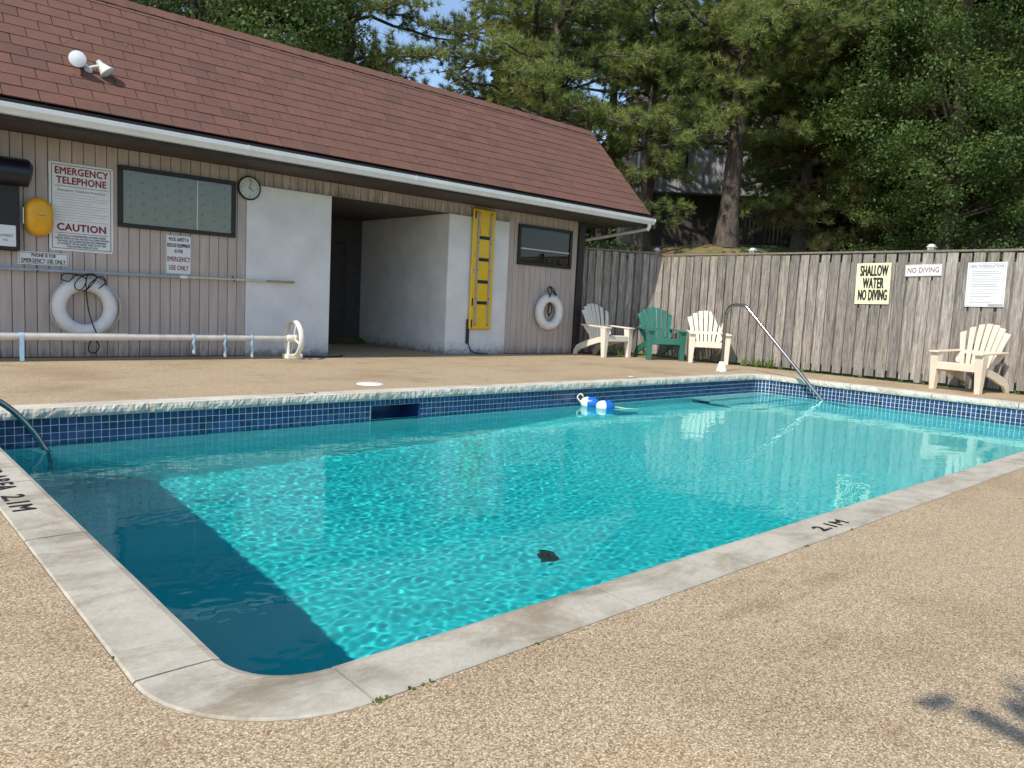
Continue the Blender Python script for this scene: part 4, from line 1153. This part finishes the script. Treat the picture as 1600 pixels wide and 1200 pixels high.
joint = [(x, PY0 - COPW - .006, .0, .006, .011, 5) for x in (1.0, 1.01, 1.03, 1.10, 1.14, 1.17, 1.55, 3.2, 3.22, 3.66)] + [(PX0 - COPW - .005, 2.15, 0, .006, .010, 4)]
weeds(sp, .012, 'low green weeds along the foot of the fence'); weeds(joint, .004, 'tiny weeds sprouting from the near coping joint')

# ================================================================== BEYOND THE FENCE
def hz(x, y): return float(hill(x, y))
def limb_pts(o, d, L, rise, droop, n=6):
    out = []; d = d.normalized()
    for t in np.linspace(0, 1, n):
        out.append(o + d * (L * t) + Vector((0, 0, rise * t * L - droop * t * t * L)))
    return out
def needles(tips, dirs, rg_, n_per, ln, wd):
    T = len(tips); tips = np.repeat(np.array(tips), n_per, 0); D = np.repeat(np.array(dirs), n_per, 0)
    N = len(tips)
    v = rg_.normal(size=(N, 3)); v /= np.linalg.norm(v, axis=1)[:, None]
    v = v * .95 + D * .75; v /= np.linalg.norm(v, axis=1)[:, None]
    L = ln * rg_.uniform(.65, 1.2, (N, 1)); s_ = np.cross(v, rg_.normal(size=(N, 3))); s_ /= np.linalg.norm(s_, axis=1)[:, None] + 1e-9
    b = tips + rg_.normal(size=(N, 3)) * .03; w_ = wd * rg_.uniform(.7, 1.3, (N, 1))
    V = np.stack([b - s_ * w_ * .5, b + s_ * w_ * .5, b + v * L], 1).reshape(-1, 3)
    return V
def raw_mesh(name, V, per, mat, parent):
    V = np.asarray(V, dtype=np.float32); n = len(V) // per
    me = bpy.data.meshes.new(name); me.vertices.add(len(V)); me.vertices.foreach_set('co', V.ravel())
    me.loops.add(len(V)); me.loops.foreach_set('vertex_index', np.arange(len(V), dtype=np.int32))
    me.polygons.add(n); me.polygons.foreach_set('loop_start', np.arange(0, len(V), per, dtype=np.int32)); me.polygons.foreach_set('loop_total', np.full(n, per, dtype=np.int32))
    me.update(calc_edges=True); me.validate()
    return link(name, me, mat, parent)
def pine(label, x, y, h, rad, lo, seed, mat, trunk_r=.28, whorl=.50, grp='tall pines behind the fence and building'):
    z0 = hz(x, y) - .1; rg_ = np.random.default_rng(seed); random.seed(seed)
    t = thing('pine_tree', label, 'tree', (x, y, z0), group=grp)
    lean = Vector((rg_.normal() * .02, rg_.normal() * .02, 0)); tp = []; tr_ = []
    for k in range(12):
        f = k / 11; tp.append(Vector((lean.x * h * f + .08 * math.sin(f * 5 + seed), lean.y * h * f + .08 * math.cos(f * 4 + seed), h * f))); tr_.append(trunk_r * ((1.35 if k == 0 else 1.0) - .85 * f))
    m = MB(); tube(m, tp, tr_, 12); build('trunk', m, M['bark'], t, True)
    br = MB(); tips = []; dirs = []; z = lo
    while z < h - .4:
        f = (z - lo) / (h - lo); prof = (.62 + .38 * math.sin(math.pi * min(1, f * 1.25 + .15))) * (1 - .55 * max(0, f - .55) / .45)
        o = Vector(np.array(tp[0]).tolist()); ff = z / h * 11; i = min(10, int(ff)); o = tp[i].lerp(tp[i + 1], ff - i)
        for k in range(int(rg_.integers(4, 7))):
            a = rg_.uniform(0, 6.283); L = rad * prof * rg_.uniform(.55, 1.1); d = Vector((math.cos(a), math.sin(a), 0))
            P = limb_pts(o, d, L, rg_.uniform(.0, .35), rg_.uniform(.05, .38), 7)
            for q in range(1, 7): P[q] = P[q] + Vector(rg_.normal(size=3).tolist()) * .07
            tube(br, P, [.055 * (1 - .8 * q / 6) * (L / 3) ** .5 + .006 for q in range(7)], 5, False)
            ns = max(4, int(L * 3.6))
            for s_ in range(ns):
                u = .22 + .78 * (s_ + rg_.uniform(0, .8)) / ns; u = min(u, 1); qq = u * 6; i2 = min(5, int(qq)); b = P[i2].lerp(P[i2 + 1], qq - i2)
                a2 = a + (1 if s_ % 2 else -1) * rg_.uniform(.35, 1.15) if u < .96 else a
                sl_ = (.35 + .42 * L * (1.08 - u)) * rg_.uniform(.5, 1.1) * .8
                d2 = Vector((math.cos(a2), math.sin(a2), rg_.uniform(-.15, .45)))
                Q = limb_pts(b, d2, sl_, .1, .1, 3)
                if rg_.random() < .5: tube(br, Q, [.016, .010, .005], 3, False)
                nt = max(2, int(sl_ / .20))
                for w_ in range(nt):
                    v = (w_ + 1) / nt; pt = Q[0].lerp(Q[2], v); pt = pt + Vector(rg_.normal(size=3).tolist()) * .06
                    tips.append(tuple(pt)); dd = d2.normalized() + Vector((0, 0, .45)); dirs.append(tuple(dd.normalized()))
        z += whorl * rg_.uniform(.6, 1.3)
    b_ = build('branches', br, M['bark'], t); b_['kind'] = 'stuff'
    cr = raw_mesh('crown', needles(tips, dirs, rg_, NEEDLES, .24, .021), 3, mat, t); cr['kind'] = 'stuff'
    return len(tips)
NEEDLES = 36
tot = 0
PINES = [
 ('pine with long level boughs behind the left part of the roof', 9.4, 25.0, 14, 4.6, 4.5, 21, 'needles'),
 ('full dark pine behind the middle of the roof ridge', 13.6, 23.6, 15, 4.3, 4.0, 22, 'needles'),
 ('pine with pale bare trunk showing above the roof end', 17.6, 18.0, 15, 3.9, 4.6, 23, 'needles'),
 ('stout pine whose trunk base shows above the fence', 23.0, 14.7, 15, 5.0, 3.5, 25, 'needles'),
 ('pine behind the stout trunk with grey house beyond', 25.4, 22.6, 16, 4.3, 5.5, 26, 'needles'),
 ('browning pine left of the leafy tree', 28.0, 12.2, 15, 4.4, 1.0, 27, 'needles_dry'),
 ('pine at the far right edge behind the leafy tree', 33.0, 7.3, 16, 4.8, 2.2, 28, 'needles'),
 ('brownish pine deep behind the signs', 33.2, 13.8, 17, 5.0, 2.6, 29, 'needles_dry'),
 ('tall pine behind the leafy crown at the left', 5.5, 27.0, 15, 4.4, 4.5, 32, 'needles'),
 ('dark pine filling the gap right of the stout trunk', 29.2, 15.0, 16, 4.8, 2.4, 33, 'needles'),
 ('wide pine behind the browning one', 30.2, 10.6, 16, 4.8, 2.0, 35, 'needles_dry'),
 ('full pine in front of the gap beside the roof end', 19.0, 20.6, 14, 4.2, 3.6, 36, 'needles'),
 ('spreading pine whose boughs meet the stout one', 22.4, 17.8, 14, 4.0, 4.6, 37, 'needles'),
 ('bushy pine tucked between the brown pine and stout trunk', 27.0, 14.2, 15, 4.2, 1.2, 38, 'needles'),
 ('pine crowding the leafy tree from behind', 29.6, 9.4, 15, 4.2, 2.2, 39, 'needles_dry'),
 ('small pine low beside the roof corner', 20.6, 16.6, 6.0, 2.1, 1.6, 30, 'needles'),
]
for (lb, x, y, h, r, lo, sd, mt) in PINES: tot += pine(lb, x, y, h, r, lo, sd, M[mt], .34 if sd in (25,) else .25)
print('tufts', tot)
def broadleaf(label, x, y, h, rad, lo, seed, mat, ncl, nleaf, ls=.085, grp=None, name='leafy_tree', spread=.42):
    z0 = hz(x, y) - .1; rg_ = np.random.default_rng(seed); random.seed(seed)
    t = thing(name, label, 'tree' if 'tree' in name else 'shrub', (x, y, z0), group=grp)
    m = MB(); tube(m, [(0, 0, 0), (.05, .03, h * .3), (-.03, .05, h * .6), (.0, 0, h * .9)], [.04 * h * .5 + .02, .016 * h + .02, .01 * h + .01, .01], 10); build('trunk', m, M['bark'], t, True)
    cz = (lo + h) / 2; hzr = (h - lo) / 2
    c = rg_.normal(size=(ncl, 3)); c /= np.linalg.norm(c, axis=1)[:, None]; rr_ = rg_.uniform(.45, 1.05, (ncl, 1)) ** .6
    lump = 1 + .22 * np.sin(c[:, 0:1] * 5 + seed) * np.cos(c[:, 2:3] * 6) + .12 * rg_.normal(size=(ncl, 1))
    C = c * rr_ * lump * np.array([rad, rad, hzr]) + np.array([0, 0, cz])
    br = MB()
    for k in range(0, ncl, max(1, ncl // 60)):
        e = Vector(C[k].tolist()); st = Vector((0, 0, min(max(e.z * .6, lo * .6), h * .8))); tube(br, [st, st.lerp(e, .5) + Vector((0, 0, .1)), e], [.045, .025, .008], 5, False)
    b_ = build('branches', br, M['bark'], t); b_['kind'] = 'stuff'
    P = np.repeat(C, nleaf, 0); N = len(P); P = P + rg_.normal(size=(N, 3)) * np.array([spread, spread, spread * .6])
    n_ = rg_.normal(size=(N, 3)) + np.array([0, 0, .9]); n_ /= np.linalg.norm(n_, axis=1)[:, None]
    u = np.cross(n_, rg_.normal(size=(N, 3))); u /= np.linalg.norm(u, axis=1)[:, None]; w_ = np.cross(n_, u); S = ls * rg_.uniform(.6, 1.3, (N, 1))
    V = np.stack([P - u * S, P + w_ * S * .55, P + u * S, P - w_ * S * .55], 1).reshape(-1, 3)
    cr = raw_mesh('crown', V, 4, mat, t); cr['kind'] = 'stuff'
broadleaf('dense dark green leafy tree rising behind the right-hand signs', 26.2, 9.0, 13.0, 3.9, .5, 41, M['leaves'], 800, 170, .056, spread=.26)
broadleaf('leafy tree crown over the left end of the roof', 8.0, 22.5, 11.5, 4.2, 4.0, 42, M['leaves'], 500, 120, .062, spread=.36)
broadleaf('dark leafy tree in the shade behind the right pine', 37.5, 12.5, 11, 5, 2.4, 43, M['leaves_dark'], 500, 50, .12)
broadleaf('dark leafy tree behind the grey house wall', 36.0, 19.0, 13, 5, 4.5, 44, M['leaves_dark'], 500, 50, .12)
broadleaf('low olive shrub on the bank behind the fence corner', 16.9, 13.6, 1.5, 1.2, .1, 45, M['leaves'], 120, 40, .05, None, 'bank_shrub', .2)
broadleaf('dark low shrub below the roof corner', 18.4, 16.2, 1.9, 1.4, .1, 46, M['leaves_dark'], 130, 40, .06, None, 'bank_shrub', .22)
# distant wood that closes the view
rgw = np.random.default_rng(77); N = 90000
a = rgw.uniform(R_(-12), R_(52), N); dd = rgw.uniform(46, 60, N); zc = rgw.uniform(3, 15, N) * (0.55 + .45 * np.sin(a * 17) ** 2)
P = np.stack([dd * np.cos(a), dd * np.sin(a), zc + 2.5], 1); n_ = rgw.normal(size=(N, 3)); u = np.cross(n_, rgw.normal(size=(N, 3))); u /= np.linalg.norm(u, axis=1)[:, None]; w_ = np.cross(u, n_); w_ /= np.linalg.norm(w_, axis=1)[:, None]
V = np.stack([P - u * .28, P + w_ * .2, P + u * .28, P - w_ * .2], 1).reshape(-1, 3)
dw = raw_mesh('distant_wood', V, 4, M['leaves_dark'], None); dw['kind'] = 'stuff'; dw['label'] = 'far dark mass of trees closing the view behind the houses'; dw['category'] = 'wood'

# houses on the rise
def townhouse(label, cx, cy, ang, w, d, h, mat, bay=None):
    z0 = hz(cx, cy) - .3
    t = thing('townhouse', label, 'house', (cx, cy, z0), (0, 0, ang), 'townhouses on the rise behind the trees')
    bx('wall', M['backfence'] if bay else mat, t, -w / 2, w / 2, 0, d, 0, h)
    m = MB(); prism(m, [(-.5, h), (d + .5, h), (d / 2, h + 2.2)], 'x', -w / 2 - .3, w / 2 + .3); build('roof', m, M['house_roof'], t)
    me = None
    z1, z2 = (h * .48, h) if bay else (0.3, h)
    n = int(w / .3)
    mm = MB(); box(mm, 0, w / n - .03, -.05, 0, 0, z2 - z1); me = mesh_of('siding_board', *mm); me.materials.append(mat)
    off = -.7 if bay else 0
    if bay: bx('overhang', mat, t, -w / 2 + .002, w / 2 - .002, -.7, -.001, z1, z2)
    for i in range(n): link('siding_board', me, None, t, (-w / 2 + i * w / n, off - .001, z1))
    for sx_ in (-.28, .28):
        wn_ = bx('window', M['frame'], t, sx_ * w - .6, sx_ * w + .6, off - .10, off - .052, z1 + .9, z1 + 2.1)
        bx('pane', M['curtain_dark'], wn_, sx_ * w - .5, sx_ * w + .5, off - .11, off - .101, z1 + 1.0, z1 + 2.0)
townhouse('grey sided townhouse with overhanging upper floor behind the stout pine', 32.2, 21.6, R_(-42), 7.5, 6, 6.2, M['greysiding'], True)
townhouse('pale sided townhouse glimpsed behind the dark undergrowth', 39.5, 16.0, R_(-62), 8, 6, 4.2, M['whitesiding'])
townhouse('pale blue-grey townhouse glimpsed behind the leafy tree', 42.0, 7.0, R_(-75), 8, 6, 4.2, M['greysiding'])
# dark garden fence in front of the houses
A = Vector((28.8, 18.6)); B = Vector((36.8, 6.0)); L = (B - A).length; ang = math.atan2((B - A).y, (B - A).x)
bf = thing('garden_fence', 'dark garden fence in deep shade under the trees', 'fence', (A.x, A.y, hz(A.x, A.y) - .1), (0, 0, ang))
mm = MB(); box(mm, 0, .15, -.02, 0, 0, 2.0); me = mesh_of('fence_board', *mm); me.materials.append(M['backfence'])
for i in range(int(L / .165)):
    p = A + (B - A) * (i * .165 / L); link('fence_board', me, None, bf, (i * .165, 0, hz(p.x, p.y) - hz(A.x, A.y)))
for z in (.35, 1.4): bx('rail', M['backfence'], bf, 0, L, .0, .05, z, z + .09)

# ================================================================== SMALL THINGS
def litter(name, label, pts, size, mat):
    V, F = MB()
    for (p, n) in pts:
        n = Vector(n).normalized(); a = Vector((random.uniform(-1, 1), random.uniform(-1, 1), random.uniform(-1, 1))); u = n.cross(a).normalized(); w_ = n.cross(u)
        S = size * random.uniform(.5, 1.4); b = len(V); p = Vector(p)
        V += [tuple(p - u * S), tuple(p + w_ * S * .28 + n * S * .2), tuple(p + u * S), tuple(p - w_ * S * .28 + n * S * .12)]; F.append((b, b + 1, b + 2, b + 3))
    o = build(name, (V, F), mat, None); o['kind'] = 'stuff'; o['label'] = label; o['category'] = 'litter'; return o
M['litter'] = plain('dry_leaf_litter', (.20, .11, .045), .9, .5, 3)
random.seed(3)
pts = []
for k in range(70):
    y = EY + (RY - EY) * random.random() ** 1.6; x = random.uniform(.5, RX1 - .1); pts.append((roofpt(x, y, .026), nrm))
for k in range(120): pts.append(((random.uniform(.5, RX1 - .1), EY - .06 + random.uniform(-.03, .04), 2.962), (0, 0, 1)))
litter('roof_litter', 'dry needles and leaves scattered on the roof and in the gutter', pts, .028, M['litter'])
pts = [((random.uniform(1.2, 12.2), 11.36 - abs(random.gauss(0, .12)), .004), (0, 0, 1)) for k in range(120)] + [((13.5 + random.uniform(-.2, .2), random.uniform(2.6, 9.5), .004), (0, 0, 1)) for k in range(120)]
pts += [((random.uniform(.8, 8), random.uniform(.4, 1.5), .003), (0, 0, 1)) for k in range(16)] + [((random.uniform(1, 12), random.uniform(7.3, 11), .003), (0, 0, 1)) for k in range(50)]
litter('deck_litter', 'small dry leaf bits scattered over the pool deck', pts, .014, M['litter'])

# unseen tree added behind the camera; its bough is shaped to throw the corner shadow
bt = thing('shadow_tree', 'unseen leafy tree added to shade the bottom right corner of the deck', 'tree', (-4.42, -3.60, 0))
m = MB(); tube(m, [(0, 0, 0), (.05, .0, 1.5), (.0, .1, 3.0), (.1, .1, 5.0)], [.17, .13, .10, .04], 12); build('trunk', m, M['bark'], bt, True)
bough = [Vector((.02, .08, 2.9)), Vector((1.2, .9, 3.35)), Vector((2.3, 1.9, 3.6)), Vector((3.05, 2.72, 3.72)), Vector((3.20, 3.05, 3.76)), Vector((3.30, 3.42, 3.78))]
m = MB(); tube(m, curve3(bough, 30), [.06 - .026 * (k / 30) ** .7 for k in range(len(curve3(bough, 30)))], 8); build('bough', m, M['bark'], bt, True)
rg_ = np.random.default_rng(9); C = [Vector((3.62, 3.21, 3.72)), Vector((3.76, 3.04, 3.72)), Vector((3.58, 2.92, 3.75)), Vector((3.8, 2.8, 3.7))]
P = np.concatenate([np.array(c)[None] + rg_.normal(size=(190, 3)) * .075 for c in C] + [np.array(bough[5])[None] + rg_.normal(size=(3, 3)) * np.array([.02, .07, .05]), np.array([0, 0, 4.6])[None] + rg_.normal(size=(5000, 3)) * np.array([1.0, 1.0, .8]) * .8])
n_ = rg_.normal(size=P.shape) + np.array([0, 0, .8]); n_ /= np.linalg.norm(n_, axis=1)[:, None]; u = np.cross(n_, rg_.normal(size=P.shape)); u /= np.linalg.norm(u, axis=1)[:, None]; w_ = np.cross(n_, u)
V = np.stack([P - u * .06, P + w_ * .035, P + u * .06, P - w_ * .035], 1).reshape(-1, 3)
cr = raw_mesh('crown', V, 4, M['leaves'], bt); cr['kind'] = 'stuff'
